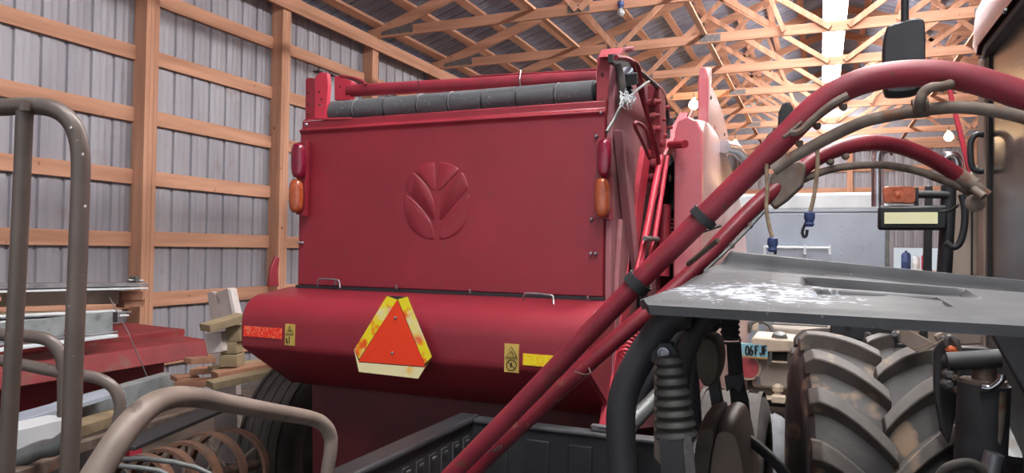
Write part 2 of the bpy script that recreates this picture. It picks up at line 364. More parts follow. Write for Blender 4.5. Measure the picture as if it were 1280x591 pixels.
# embossed leaf emblem (crop pixels -> tailgate plane)
def em(pts):
    q = []
    for x, y in pts: 
        p = P(480+x/3.943, 170+y/3.94, 3.045); q.append((p.x, p.y, p.z))
    return q
petals = [[(152,168),(172,148),(205,134),(238,128),(249,134),(254,180),(256,262),(243,264),(215,240),(180,202)],
          [(140,178),(170,200),(205,238),(232,285),(246,330),(252,405),(238,410),(215,385),(180,345),(140,295),(106,258),(112,225),(124,198)],
          [(106,288),(140,312),(180,350),(212,392),(234,430),(246,470),(250,506),(225,508),(185,495),(145,468),(115,420),(102,370),(100,320)]]
def groove(pts, r=.0032):
    mb = MB(); sp = spline(pts, 4, closed=True)
    # resample so corners stay tidy
    return mb.tube([Vector(p)+Vector((0,.0005,0)) for p in sp], r, 6, closed=True)
emb = None
for mir in (0, 1):
    for pl in petals:
        q = [(522-x if mir else x, y) for x, y in pl]
        pts = em(q)
        c = Vector((sum(p[0] for p in pts), sum(p[1] for p in pts), sum(p[2] for p in pts)))/len(pts)
        sm = spline(pts, 3, closed=True)
        mb = MB(); n = len(sm)
        vs = [Vector(p) for p in sm] + [Vector(p)+(c-Vector(p)).normalized()*.006+Vector((0,-.004,0)) for p in sm]
        mb.poly(vs, [(i, (i+1) % n, (i+1) % n+n, i+n) for i in range(n)] + [tuple(range(n, 2*n))])
        mb.build('leaf_emblem', RED, tg)
# rear hood (the rounded box under the tailgate)
hood = [(3.10,-.212),(3.04,-.214),(2.86,-.238)]
for k in range(9):
    a = math.radians(80 - k*10*1.0); hood.append((2.83-.115*math.cos(math.radians(80-k*10)), -.355+.115*math.sin(math.radians(80-k*10))))
hood = [(3.10,-.212),(3.04,-.214),(2.87,-.236)] + [(2.85-.13*math.sin(a), -.368+.13*math.cos(a)) for a in [math.radians(8+k*82/8) for k in range(9)]] + [(2.72,-.46)] + [(2.76-.04*math.cos(a), -.47-.04*math.sin(a)) for a in [math.radians(15*k) for k in range(1,4)]] + [(3.08,-.72),(3.14,-.72)]
hd = extx(hood, -2.60, -.825).build('rear_hood', RED, ba, .012)
extx([(3.2,-.3),(3.13,-.6),(3.16,-1.35),(3.3,-1.5),(4.9,-1.5),(4.9,-.3)], -2.50, -.90).build('lower_body', mat('shaded_belly_paint', (96,30,38), (80,28,34), .6, scale=4), ba, .01)  # darker copy of the baler red, paints in the shade under the hood
extx([(3.10,.55),(3.10,-.3),(5.4,-.3),(5.6,.3),(5.2,.62),(4.4,.78),(3.6,.74)], -2.50, -.90).build('bale_chamber', DULL, ba, .01)
# slow-moving-vehicle triangle standing on the hood
SY = 2.675
def S(x, y, d=0): p = P(x, y, SY); return Vector((p.x, SY-d, p.z))
A0, A1, A2, A3, A4, A5 = (484,369.7), (509.4,370.6), (540,446), (523,473), (449,464.5), (443,437)
I0, I1, I2 = (496.8,374.5), (448.3,451.5), (531.8,458)
sm = MB().prism([S(*a) for a in (A0,A1,A2,A3,A4,A5)], (0,.004,0)).build('warning_triangle', BLK, ba)
MB().prism([S(*a, .0025) for a in (I0,I1,I2)], (0,.002,0)).build('orange_centre', SMVO, sm)
MB().prism([S(*a, .0025) for a in (A0,I0,(449.5,448),A5)], (0,.002,0)).build('reflective_border', SMVY, sm)
MB().prism([S(*a, .0025) for a in (A1,A2,(531,454.5),(497.8,374))], (0,.002,0)).build('reflective_border', SMVY, sm)
MB().prism([S(*a, .0025) for a in (A5,(449,452.8),(531.5,459.2),A3,A4)], (0,.002,0)).build('reflective_border', SMVW, sm)
MB().prism([S(*a, .0025) for a in ((531.8,458.5),A2,A3)], (0,.002,0)).build('reflective_border', SMVY, sm)
for a in ((495,397), (491,441)): MB().lathe([(.004,0),(.007,.002),(.006,.008),(.003,.010)], S(*a), (0,-1,0), 10).build('bolt', STEEL, sm)
MB().box(S(489,385,-.005), S(494,440,-.06)+Vector((0,0,0))).build('bracket', BLK, sm)
# decals and reflective tape
def decal(name, a, b, m, y=2.7185, t=.003, parent=None):
    p, q = P(*a, y), P(*b, y); return MB().box((p.x, y-t, p.z), (q.x, y+.004, q.z)).build(name, m, parent or hd)
dl = decal('reflective_tape', (305,407), (352,423.5), RFR)
dy = decal('reflective_tape', (654,441.5), (704,460), RFY)
for (a, b, kind) in (((357,404.5), (368.5,432), 0), ((631,429), (648.5,466), 1)):
    d = decal('warning_decal', a, b, DEC); mx_, my = (a[0]+b[0])/2, a[1]+(b[1]-a[1])*.28; w = (b[0]-a[0])*.38; h = (b[1]-a[1])*.17
    def D(x, y, dd=.0045): p = P(x, y, 2.7185); return Vector((p.x, 2.7185-dd, p.z))
    tri = [D(mx_, my-h), D(mx_-w, my+h), D(mx_+w, my+h)]
    MB().tube(tri, .0016, 4, closed=True).build('hazard_symbol', INK, d)
    MB().tube([D(mx_-w*.3, my+h*.5), D(mx_, my-h*.1), D(mx_+w*.35, my+h*.6)], .0018, 5).build('hazard_symbol', INK, d)
    my2 = a[1]+(b[1]-a[1])*.73
    if kind:
        MB().tube([D(mx_+w*math.cos(t_)*.95, my2+h*math.sin(t_)*1.05) for t_ in [k*math.pi/6 for k in range(12)]], .0016, 4, closed=True).build('prohibition_ring', INK, d)
        MB().tube([D(mx_-w*.6, my2-h*.6), D(mx_+w*.6, my2+h*.6)], .0015, 4).build('prohibition_ring', INK, d)
        MB().tube([D(mx_, my2-h*.45), D(mx_-w*.1, my2+h*.4)], .003, 5).build('figure', INK, d)
    else:
        MB().tube([D(mx_-w*.1, my2-h*.9), D(mx_-w*.1, my2+h*.9)], .0025, 5).build('figure', INK, d)
        MB().tube([D(mx_-w*.9, my2-h*.5), D(mx_-w*.7, my2+h*.9)], .004, 5).build('figure', INK, d)
    MB().tube([D(a[0]+.6, (a[1]+b[1])/2), D(b[0]-.6, (a[1]+b[1])/2+.3)], .0012, 4).build('decal_line', INK, d)
# hood grab handles
for q in ([(397,358,3.0),(398,350,2.99),(402,348.5,2.99),(420,349.5,2.99),(424,352,2.99),(425,360,2.97)], [(654,380,2.97),(655,369,2.95),(660,366.5,2.95),(686,368.5,2.95),(691,371,2.95),(692,381,2.92)]):
    MB().tube(spline([P(*a) for a in q], 4), .0048, 8).build('grab_handle', STEEL, hd)
for x, y in ((496,361),(588,367),(420,356.5),(735,375.5)): MB().lathe([(.004,0),(.007,.003),(.006,.02),(.003,.022)], P(x, y, 3.03), (0,-.4,1), 8).build('stud', STEEL, ba)
for x, y in ((375,303.5),(379,303.5),(739,317),(745,317),(746,170.5),(740,274),(752,141),(384,156)): MB().lathe([(.003,0),(.009,.003),(.008,.012),(.004,.016)], P(x, y, 3.045), (0,-1,0), 10).build('bolt', STEEL, ba)
# rollers above the tailgate
RY = 3.22
a, b = P(409, 136.5, RY), P(762, 121.5, RY); zr = .5*(a.z+b.z)+.0
L_, R__ = Vector((a.x, RY, E(.735))), Vector((b.x, RY, E(.735)))
rl = MB().tube([L_, R__], .048, 20).build('belt_roller', BELTD, ba)
ex = [411,446.5,485.5,526.5,565,607,649.5,697,745]
for k in range(8):
    p = P(ex[k]+1.0, 128, RY); q = P(ex[k+1]-1.0, 128, RY)
    MB().lathe([(.056,0),(.0615,.002),(.0615,(q.x-p.x)-.002),(.056,(q.x-p.x))], (p.x, RY, E(.735)), (1,0,0), 26).build('rubber_belt', BELT, ba)
    if k in (1, 3, 7, 4): MB().tube([(p.x+.004, RY-.060*math.cos(t_), E(.735)+.060*math.sin(t_)) for t_ in [math.radians(-70+15*j) for j in range(12)]], .0035, 6).build('belt_lacing', STEEL, ba)
MB().lathe([(.012,0),(.02,.004),(.02,.02),(.01,.028)], (L_.x-.02, RY, E(.735)), (-1,0,0), 12).build('roller_bolt', STEEL, ba)
tb = MB().tube([P(436, 113.5, 3.42), P(747, 97, 3.42)], .035, 20).build('cross_tube', TUBE, ba)
MB().tube(spline([P(590,95.8,3.42), P(640,93,3.42), P(700,90,3.42), P(746,86.5,3.42)], 4), .006, 8).build('hydraulic_line', TUBE, ba)
MB().tube([P(651,88,3.40), P(649.5,99,3.375), P(650.5,108,3.39)], .004, 8).build('hose_tie', STEEL, tb)
MB().tube([P(522.5,99,3.38), P(522,115,3.385)], .002, 6).build('tube_joint', BLK, tb)
MB().tube(spline([P(425,95,3.4), P(440,97,3.4), P(452,101,3.39), P(458,106,3.38)], 4), .007, 8).build('hose', TUBE, ba)
# left bracket pair
MB().prism([P(381.5,149,3.16), P(382,99,3.16), P(385,97,3.16), P(393,97.5,3.16), P(393.5,148,3.16)], (0,.02,0)).build('roller_bracket', RED, ba, .002)
MB().prism([P(393,148,3.15), P(393.5,97,3.15), P(399,90,3.15), P(409,91,3.15), P(410,108,3.15), P(407,148,3.15)], (0,.03,0)).build('roller_bracket', BRT, ba, .003)
MB().prism([P(418,125,3.40), P(418,95,3.40), P(424,95,3.40), P(439,101,3.40), P(437,125,3.40)], (0,.05,0)).build('roller_bracket', BRT, ba, .003)
for x, y, Y in ((385,116,3.16),(385,130,3.16),(385,143,3.16),(399,115,3.15),(400,131,3.15),(402,124,3.15),(425,108,3.40)): MB().lathe([(.003,0),(.006,.001),(.005,.003),(.002,.003)], P(x, y, Y), (0,-1,0), 8).build('bolt_hole', BLK, ba)
MB().prism([P(379,150.5,3.12), P(396,149,3.05), P(440,148,3.05), P(440,146.5,3.14), P(384,147,3.2)], (0,0,-.004)).build('top_lip', RED, ba)
for a_, b_ in (((393,90,3.15),(401,88.6,3.15)), ((410,95,3.3),(418,93.5,3.3))): MB().bar(P(*a_), P(*b_), .03, .006).build('bracket_cap', BLK, ba)
# right roller bracket and arch
MB().prism([P(745,133,3.14), P(746,73,3.14), P(749,71,3.14), P(760,71.5,3.14), P(762.5,75,3.14), P(760,136,3.14)], (0,.025,0)).build('roller_bracket', RED2, ba, .004)
for x, y in ((753,92.5),(752,126)): MB().lathe([(.003,0),(.007,.001),(.006,.003),(.002,.003)], P(x, y, 3.135), (0,-1,0), 10).build('bolt_hole', BLK, ba)
MB().prism([PX(747,72,-.92), PX(752,62,-.92), PX(766,60.5,-.92), PX(771,66,-.92), PX(767,67,-.92), PX(762,64,-.92), PX(755,66,-.92), PX(752,72,-.92)], (.1,0,0)).build('arch_bracket', RED2, ba, .003)
MB().prism([PX(760,68,-.84), PX(772,68,-.84), PX(790,86,-.84), PX(787,90,-.84), PX(770,84,-.84), PX(760,78,-.84)], (.02,0,0)).build('guard_plate', BLKM, ba)
# tail lights
for side in (0, 1):
    if side: lp = MB().prism([P(746,173,3.03), P(763,172,3.03), P(766,275,3.03), P(745,273,3.03)], (0,.012,0)).build('light_plate', RED2, ba, .002)
    else: lp = MB().prism([P(371,178,3.0), P(383,176,3.0), P(381,270,3.0), P(370,268,3.0)], (0,.03,0)).build('light_plate', RED, ba, .002)
    for (cx, c_y, w, h, m, nm) in (((756.5,198,8.6,24,REDL,'red_light_lens'),(753.5,247,9.0,25,AMB,'amber_light_lens')) if side else ((374.5,201,8.0,22,REDL,'red_light_lens'),(371.5,245,7.6,21,AMB,'amber_light_lens'))):
        YY = 3.015 if side else 2.985
        rings = []
        vs = []; n = 28
        for sc, dy_ in ((1,0),(1,-.014),(.93,-.022),(.72,-.030),(.4,-.034)):
            for k in range(n):
                t_ = 2*math.pi*k/n; ct, st = math.cos(t_), math.sin(t_)
                ex_ = w*sc*(abs(ct)**.75)*(1 if ct > 0 else -1); ey_ = h*(1-(1-sc)*w/h)*(abs(st)**.62)*(1 if st > 0 else -1)
                p = P(cx+ex_, c_y+ey_, YY); vs.append((p.x, YY+dy_, p.z))
        fs = [(r*n+k, r*n+(k+1) % n, (r+1)*n+(k+1) % n, (r+1)*n+k) for r in range(4) for k in range(n)] + [tuple(range(4*n,5*n)), tuple(range(n))[::-1]]
        MB().poly(vs, fs).build(nm, m, lp)
# right-hand side of the machine
SX = -.84
side_pts = [(768,136),(770,80),(790,92),(812,108),(832,132),(846,158),(848,530),(768,540)]
MB().box((BX1+.002,3.06,E(-1.1)), (SX,3.10,E(.60))).build('side_flange', DULL, ba, .003)
MB().prism([PX(x, y, SX) for x, y in side_pts], (-.03,0,0)).build('side_plate', DULL, ba, .003)
def sbar(name, a, b, w, X, m, th=.03, bev=.003):           # a flat bar lying on the machine's side, width w along Y
    p, q = PX(*a, X), PX(*b, X); mb = MB()
    return MB().prism([p+Vector((0,-w/2,0)), p+Vector((0,w/2,0)), q+Vector((0,w/2,0)), q+Vector((0,-w/2,0))], (th,0,0)).build(name, m, ba, bev)
sbar('corner_channel', (778,275), (762,531), .16, -.84, DULL, .02)
sbar('frame_strut', (802,186), (754,531), .155, -.85, BRT, .035)
sbar('frame_strut', (770,165), (788,345), .10, -.835, DULL, .04)
sbar('side_rib', (800,240), (800,420), .18, -.845, BLKM, .02)
sbar('side_rib', (779,190), (780,360), .12, -.855, DULL, .04)
sbar('frame_strut', (814,110), (816,200), .16, -.84, RED2, .06)
sbar('frame_strut', (828,230), (826,440), .30, -.845, RED, .02)
sbar('frame_strut', (838,150), (840,440), .14, -.84, BLKM, .03)
MB().bar(PX(855,152,-.76), PX(826,205,-.80), .05, .12, (0,1,0)).build('link_arm', PINK, ba, .004)
MB().bar(PX(866,148,-.74), PX(837,214,-.78), .012, .14, (0,1,0)).build('link_plate', PINKL, ba, .003)
MB().tube([PX(838,181,-.76), PX(856,180,-.66)], .022, 12).build('pivot_pin', RED, ba)
for x, y, r in ((818,128,.02),(817,145,.018),(818,162,.026),(824,150,.015),(829,135,.02),(826,170,.02),(822,180,.03),(833,160,.016),(836,206,.03),(820,205,.03),(818,222,.022),(822,240,.02)):
    p = PX(x, y, -.80); MB().lathe([(r*.5,-.04),(r,-.03),(r,.01),(r*.6,.012),(r*.6,.035),(.004,.04)], p, (1,-.3,0), 12).build('boss_bolt', RED2, ba)
MB().tube(spline([PX(793,84,-.79), PX(808,97,-.79), PX(826,114,-.79), PX(834,140,-.79), (PX(835,170,-.79)), PX(832,200,-.79), PX(828,225,-.79)], 6), .012, 8).build('chain_guard', BLKM, ba)
MB().tube(spline([PX(770,72,-.80), PX(781,73,-.79), PX(791,80,-.78), PX(800,112,-.78), PX(808,140,-.77), PX(817,175,-.77), PX(823,200,-.77), PX(822,245,-.78)], 6), .012, 8).build('hydraulic_hose', TUBE, ba)
MB().tube(spline([PX(812,198,-.76), PX(802,175,-.76), PX(794,158,-.76), PX(796,153,-.76), PX(806,160,-.76), PX(812,175,-.76)], 6), .009, 8).build('hydraulic_hose', TUBE, ba)
MB().tube(spline([PX(784,75,-.80), PX(795,78,-.77), PX(800,90,-.77), PX(806,128,-.77)], 6), .008, 8).build('hydraulic_hose', RED2, ba)
for a_, b_, r in (((826,196),(797,345),.017),((834,196),(812,336),.014),((820,240),(792,352),.010)): MB().tube([PX(*a_, -.77), PX(*b_, -.77)], r, 10).build('steel_line', BRT, ba)
MB().tube([PX(806,298,-.75), PX(822,299,-.75)], .012, 8).build('line_clamp', DSTEEL, ba)
MB().tube([PX(830,200,-.80), PX(842,230,-.80), PX(842,262,-.80)], .05, 10).build('gearbox', BLKM, ba)
MB().tube([PX(831,256,-.80), PX(829,345,-.80)], .035, 12).build('tension_cylinder', RED, ba)
def coil(a, b, R, r, turns, m, nm, par, X=None):
    a, b = Vector(a), Vector(b); d = (b-a); u = d.normalized().orthogonal().normalized(); v = d.normalized().cross(u)
    return MB().tube([a + d*(k/(turns*12)) + (u*math.cos(k*math.pi/6)+v*math.sin(k*math.pi/6))*R for k in range(turns*12+1)], r, 6).build(nm, m, par)
coil(PX(842,272,-.77), PX(838,330,-.77), .030, .006, 11, RED2, 'tension_spring', ba)
coil(PX(793,418,-.74), PX(780,446,-.74), .028, .006, 6, BRT, 'tension_spring', ba)
coil(PX(835,385,-.72), PX(828,440,-.72), .032, .006, 9, BRT, 'tension_spring', ba)
# roller end, drive parts and the frayed twine at the top corner
MB().lathe([(.02,0),(.055,.01),(.06,.05),(.03,.07),(.02,.09)], (-.885, RY, E(.735)), (1,0,0), 18).build('roller_bearing', BLKM, ba)
MB().tube(spline([PX(772,80,-.80), PX(776,95,-.79), PX(778,112,-.78), PX(776,130,-.79)], 5), .016, 10).build('black_hose', RUB, ba)
MB().tube([PX(784,92,-.80), PX(785,106,-.80)], .045, 14).build('filter_canister', BLKM, ba)
MB().tube([PX(783,88,-.80), PX(784,93,-.80)], .03, 12).build('canister_cap', ALU, ba)
MB().tube(spline([PX(758,165,-.80), PX(767,150,-.79), PX(775,135,-.77), PX(785,124,-.76), PX(797,112,-.76), PX(811,102,-.76)], 5), .007, 8).build('blue_hose', DSTEEL, ba)
tw = MB()
for k in range(26):
    a_ = random.uniform(0, 6.28); c0 = PX(781+random.uniform(-6,8), 124+random.uniform(-5,5), -.755)
    q = [c0 + Vector((random.uniform(0,.02), .05*math.cos(a_+j*.7)*j/3, .035*math.sin(a_+j*.9)*j/3)) for j in range(4)]
    tw.tube(spline(q, 3), .0022, 5)
tag(tw.build('frayed_twine', ALUW, ba), None, None)
# wheels
def ag_tyre(o, ax, R, w, rim_m, root, name='wheel', lugs=0):
    wd = w/2
    prof = [(R*.55,-wd*.75),(R*.62,-wd*.95),(R*.8,-wd),(R*.93,-wd*.93),(R*.985,-wd*.78),(R,-wd*.4),(R*1.0,0),(R,wd*.4),(R*.985,wd*.78),(R*.93,wd*.93),(R*.8,wd),(R*.62,wd*.95),(R*.55,wd*.75)]
    t = MB().lathe(prof, o, ax, 48).build(name, RUB, root)
    MB().lathe([(R*.2,-wd*.2),(R*.5,-wd*.3),(R*.56,-wd*.7),(R*.56,wd*.7),(R*.5,wd*.3),(R*.2,wd*.2)], o, ax, 30).build('rim', rim_m, t)
    return t
for X in (-3.10, -.42):
    wt = ag_tyre((X, 3.95, .56), (1,0,0), .56, .36, RED2, ba)
    for k in range(5):
        MB().lathe([(.545,-.006),(.569,-.010),(.569,.010),(.545,.006)], (X-.14+.07*k, 3.95, .56), (1,0,0), 48).build('tread_rib', RUB, wt)
MB().tube([(-3.0,3.95,.56),(-.5,3.95,.56)], .05, 12).build('axle', BLKM, ba)
# large side shields, faded pink
def shield(prof, x0, x1, name):
    # outline in (Y, z) rounded outwards on the +X face
    n = len(prof); cyy = sum(p[0] for p in prof)/n; czz = sum(p[1] for p in prof)/n
    vs = []
    for X, s_ in ((x0, 1.0), (x1-.05, 1.0), (x1-.012, .985), (x1, .955)):
        for y, z in prof: vs.append((X, cyy+(y-cyy)*s_, E(czz+(z-czz)*s_)))
    fs = [(r*n+k, r*n+(k+1) % n, (r+1)*n+(k+1) % n, (r+1)*n+k) for r in range(3) for k in range(n)] + [tuple(range(n)), tuple(range(3*n, 4*n))]
    return MB().poly(vs, fs).build(name, PINKL, ba, .004)
def yz(x, y, X): p = PX(x, y, X); return (p.y, p.z-EZ)
prof = [(4.02,-1.25),(3.98,-.4),(3.98,.3),(4.02,.68),(4.10,.745)] + [yz(x, y, -.585) for x, y in ((888,151),(897,163),(905,180),(914,205),(923,235),(930,270),(935,320),(937,400),(935,500))] + [(6.3,-1.3)]
sh = shield(prof, -.735, -.585, 'side_shield')
MB().prism([(-.738,3.96,E(-1.2)),(-.592,3.96,E(-1.2)),(-.59,3.96,E(.64)),(-.62,3.96,E(.715)),(-.67,3.96,E(.74)),(-.72,3.96,E(.72)),(-.738,3.96,E(.66))], (0,.15,0)).build('shield_front_edge', PINK, sh, .008)
prof2 = [(4.62,.66),(4.60,1.0),(4.64,1.14),(4.70,1.19)] + [yz(x, y, -.646) for x, y in ((889,106),(897,122),(904,142),(909,162),(913,185))] + [(5.5,.62),(5.1,.80),(4.85,.84)]
s2 = shield(prof2, -.708, -.646, 'upper_shield')
MB().prism([(-.712,4.58,E(.66)),(-.650,4.58,E(.66)),(-.650,4.58,E(1.08)),(-.668,4.58,E(1.16)),(-.70,4.58,E(1.16)),(-.712,4.58,E(1.08))], (0,.12,0)).build('shield_front_edge', PINK, s2, .008)
for x, y in ((888,122),(905,168)): MB().lathe([(.003,0),(.014,.002),(.012,.008),(.003,.01)], PX(x, y, -.645), (1,0,0), 10).build('bolt', RUST, s2)
for x, y in ((903,292),(911,298)): MB().lathe([(.02,-.004),(.032,.0),(.02,.004)], PX(x, y, -.586), (1,0,0), 14).build('shield_mark', PINK, sh)
MB().tube(spline([PX(905,183,-.56), PX(918,186,-.55), PX(926,194,-.55), PX(929,204,-.55), PX(930,225,-.55)], 6), .042, 14).build('exhaust_elbow', CHROME, ba)
MB().prism([PX(858,330,-.78), PX(862,330,-.78)] + [PX(862,520,-.78), PX(858,520,-.78)], (.03,0,0)).build('shield_hinge', DULL, ba)

# ================================================================ SIDE-BY-SIDE UTILITY VEHICLE
uv = thing('utility_vehicle', (0, 2.0, 0), 'black and grey side-by-side utility vehicle with hard roof and cargo bed', 'utility vehicle')
# roof: a moulded height field with recesses, a raised far rim and a rounded skirt
def sst(a, b, v): t = max(0, min(1, (v-a)/(b-a))); return t*t*(3-2*t)
RX0, RX1, RY0, RY1 = -.335, 1.02, 1.36, 2.62
def lerp_tab(tab, v):
    for (a, *fa), (b, *fb) in zip(tab, tab[1:]):
        if v <= b: t = max(0, (v-a)/(b-a)); return [p+(q-p)*t for p, q in zip(fa, fb)]
    return list(tab[-1][1:])
ROOF_TAB = [(1.36,-.090,.012),(1.6,-.082,.030),(1.9,-.065,.045),(2.12,-.045,.055),(2.16,-.043,.055),(2.22,-.047,.060),(2.42,-.036,.085),(2.62,-.032,.100)]
def roof_h(x, y):
    z0, tl_ = lerp_tab(ROOF_TAB, y); z = z0 - tl_*(x-RX0)
    z -= .014*(1-sst(-.30, -.16, x))*sst(1.5, 2.0, y)*(1-sst(2.2, 2.3, y))
    rim = sst(2.42, 2.445, y)*sst(-.325, -.285, x-(2.62-y)*.12); z += rim*.046
    def dip(x0, x1, y0, y1, fl, e):
        w = sst(x0-.02, x0+.02, x)*(1-sst(x1-e, x1+e, x))*sst(y0-e, y0+e, y)*(1-sst(y1-e, y1+e, y)); return w*max(0, z-fl)
    z -= dip(-.03, .33, 1.92, 2.12, -.101, .007)
    z -= dip(.00, .235, 1.64, 1.86, -.120, .007)
    ed = min((x-RX0), (y-RY0)*1.0, RY1-y); z -= .010*(1-sst(0, .03, ed))
    return z
mb = MB(); NX, NY = 200, 220; vs = []
for j in range(NY+1):
    for i in range(NX+1):
        y = RY0+(RY1-RY0)*j/NY; x0 = RX0 + .035*max(0, 1-(y-RY0)/.10)**2 + .02*sst(.5,1,(y-RY0)/(RY1-RY0)); x = x0+(RX1-x0)*i/NX
        vs.append((x, y, E(roof_h(x, y))))
fs = [(j*(NX+1)+i, j*(NX+1)+i+1, (j+1)*(NX+1)+i+1, (j+1)*(NX+1)+i) for j in range(NY) for i in range(NX)]
loop = [i for i in range(NX+1)] + [(j)*(NX+1)+NX for j in range(1, NY+1)] + [NY*(NX+1)+i for i in range(NX-1, -1, -1)] + [j*(NX+1) for j in range(NY-1, 0, -1)]
b1 = len(vs)
for k in loop: v = vs[k]; vs.append((v[0]+(.004 if v[0] < 0 else 0), v[1], v[2]-(.018 if v[1] < 2.3 else .05)))
b2 = len(vs); cx_ = .35
for k in loop: v = vs[k]; vs.append((cx_+(v[0]-cx_)*.93, 1.99+(v[1]-1.99)*.93, vs[b1+loop.index(k)][2]+.01))
n = len(loop)
for k in range(n): fs.append((loop[k], b1+k, b1+(k+1) % n, loop[(k+1) % n])); fs.append((b1+k, b2+k, b2+(k+1) % n, b1+(k+1) % n))
fs.append(tuple(range(b2, b2+n)))
rf = MB().poly(vs, fs).build('roof', UROOF, uv)
def utube(name, pts, r, m=BLKM, par=None, n=6, seg=14): return MB().tube(spline(pts, n), r, seg).build(name, m, par or uv)
utube('roll_cage_bar', [P(858,392,1.50), P(835,400,1.50), P(812,430,1.50), P(790,467,1.50), P(778,500,1.50), P(776,545,1.50), P(780,610,1.50), P(786,760,1.50)], .031)
utube('roll_cage_bar', [P(900,392,1.75), P(880,398,1.75), P(858,440,1.75), P(850,480,1.75), P(846,560,1.75), P(842,680,1.75)], .024)
utube('roll_cage_bar', [P(908,388,2.42), P(893,400,2.42), P(870,428,2.42), P(862,455,2.42), P(866,530,2.42), P(870,640,2.42)], .030)
utube('roll_cage_bar', [P(866,392,2.42), P(846,420,2.42), P(820,460,2.42), P(800,500,2.42), P(785,545,2.42), P(780,600,2.42)], .024)
utube('cage_brace', [P(850,468,2.3), P(820,497,2.2), P(787,532,2.05)], .024, DSTEEL, n=2)
utube('cage_rail', [P(836,402,1.50), P(860,397,1.9), P(885,394,2.42)], .028, n=3)
utube('cage_rail', [P(925,541,2.1), P(950,560,2.0), P(975,584,1.9), P(990,610,1.85)], .014, n=3)
# bolt bracket and near belt boot
br = MB().prism([P(812,452,1.46), P(814,440,1.46), P(825,428,1.46), P(838,428,1.46), P(846,440,1.46), P(850,462,1.46), P(835,466,1.46)], (0,.03,0)).build('belt_bracket', BLKM, uv, .003)
MB().lathe([(.004,0),(.011,.001),(.012,.006),(.008,.007),(.007,.003),(.004,.003)], P(829.7,441,1.458), (0,-1,0), 16).build('bolt', STEEL, br)
def boot(top, bot, r0, r1, n, name, m, par, sq=.6):
    top, bot = Vector(top), Vector(bot); L = (bot-top); Ln = L.length
    prof = []
    for k in range(n):
        rr = r0+(r1-r0)*k/(n-1); h = Ln/n
        prof += [(rr*.80, k*h), (rr*.98, k*h+h*.35), (rr, k*h+h*.55), (rr*.82, k*h+h*.95)]
    return MB().lathe(prof, top, L, 24).build(name, m, par, 0)
near = MB().tube([P(841,545,1.40), P(848,620,1.40), P(852,720,1.40)], .032, 4, squash=.9).build('seat_belt', SEAT if 0 else BLKM, uv)
near['label'] = 'near seat belt with grey webbing and a ribbed boot'
boot(P(836,446,1.42), P(845,549,1.42), .028, .043, 8, 'ribbed_boot', BOOT, near)
MB().prism([P(817,455,1.47), P(823,452,1.47), P(832,470,1.47), P(833,590,1.47), P(817,572,1.47)], (0,.01,0)).build('belt_guide', SEAT, uv, .003)
MB().prism([P(834,546,1.385), P(864,546,1.385), P(873,620,1.385), P(878,760,1.385), P(850,760,1.385), P(842,620,1.385)], (0,.006,0)).build('webbing', mat('grey_webbing', (92,90,90), (78,76,76), .8, scale=60), near)
# far belt
far = MB().prism([P(908,428,2.36), P(926,428,2.36), P(930,478,2.36), P(936,500,2.36), P(946,600,2.36), P(952,700,2.36), P(936,700,2.36), P(920,560,2.36), P(911,480,2.36)], (0,.006,0)).build('seat_belt', WEB, uv)
far['label'] = 'far seat belt with black webbing and a ribbed black boot'
boot(P(912,392,2.36), P(913,425,2.36), .031, .031, 5, 'ribbed_boot', BLKM, far)
MB().tube([P(903,423,2.34), P(924,422,2.34), P(925.5,425,2.34), P(924,428.5,2.34), P(904,429,2.34), P(902,426,2.34)], .004, 6, closed=True).build('belt_ring', BLK, far)
MB().prism([P(905,470,2.34), P(928,467,2.34), P(930,478,2.34), P(925,492,2.34), P(916,484,2.34), P(908,490,2.34)], (0,.03,0)).build('buckle', BLKM, far, .004)
# headrests and seats
def cushion(outline, Y, d, name, m, par, s0=.86):
    pts = spline([P(x, y, Y) for x, y in outline], 4, closed=True); c = sum(pts, Vector())/len(pts); n = len(pts); vs = []
    for f, s_ in ((-.5, s0), (-.40, .96), (-.2, 1), (.2, 1), (.40, .96), (.5, s0)):
        for p in pts: vs.append(c+(p-c)*s_+Vector((0, f*d, 0)))
    fs = [(r*n+k, r*n+(k+1) % n, (r+1)*n+(k+1) % n, (r+1)*n+k) for r in range(5) for k in range(n)] + [tuple(range(n)), tuple(range(5*n, 6*n))]
    return MB().poly(vs, fs).build(name, m, par)
hr = cushion([(877,424),(884,417),(895,418),(902,428),(904,450),(900,470),(892,479),(882,476),(876,462),(875,440)], 2.1, .16, 'headrest', HEADR, uv)
MB().prism([P(884,476,2.1), P(897,474,2.1), P(903,512,2.1), P(890,512,2.1)], (0,.05,0)).build('headrest_post', BLKM, uv, .003)
st = cushion([(903,520),(910,512),(920,512),(929,520),(936,545),(942,580),(950,640),(955,720),(900,720),(893,620),(896,560)], 2.0, .34, 'seat', SEAT, uv)
cushion([(884,516),(892,511),(902,511),(902,530),(897,556),(892,620),(894,720),(876,720),(876,600),(878,545)], 1.95, .30, 'seat_side', HEADR, st)
MB().box((-.36,1.55,E(-1.15)), (-.30,2.5,E(-.58))).build('bulkhead', BLKM, uv, .01)
MB().box((-.3,1.42,E(-1.35)), (1.0,2.55,E(-1.05))).build('cab_floor', BLKM, uv, .02)
MB().box((-.05,1.6,E(-1.05)), (.35,2.45,E(-.85))).build('seat_base', BLKM, uv, .03)
utube('windscreen_post', [Vector((.98,1.46,E(-.13))), Vector((1.1,1.46,E(-.6))), Vector((1.3,1.46,E(-1.0)))], .026, n=3)
utube('windscreen_post', [Vector((.95,2.5,E(-.14))), Vector((1.08,2.5,E(-.6))), Vector((1.28,2.5,E(-1.0)))], .026, n=3)
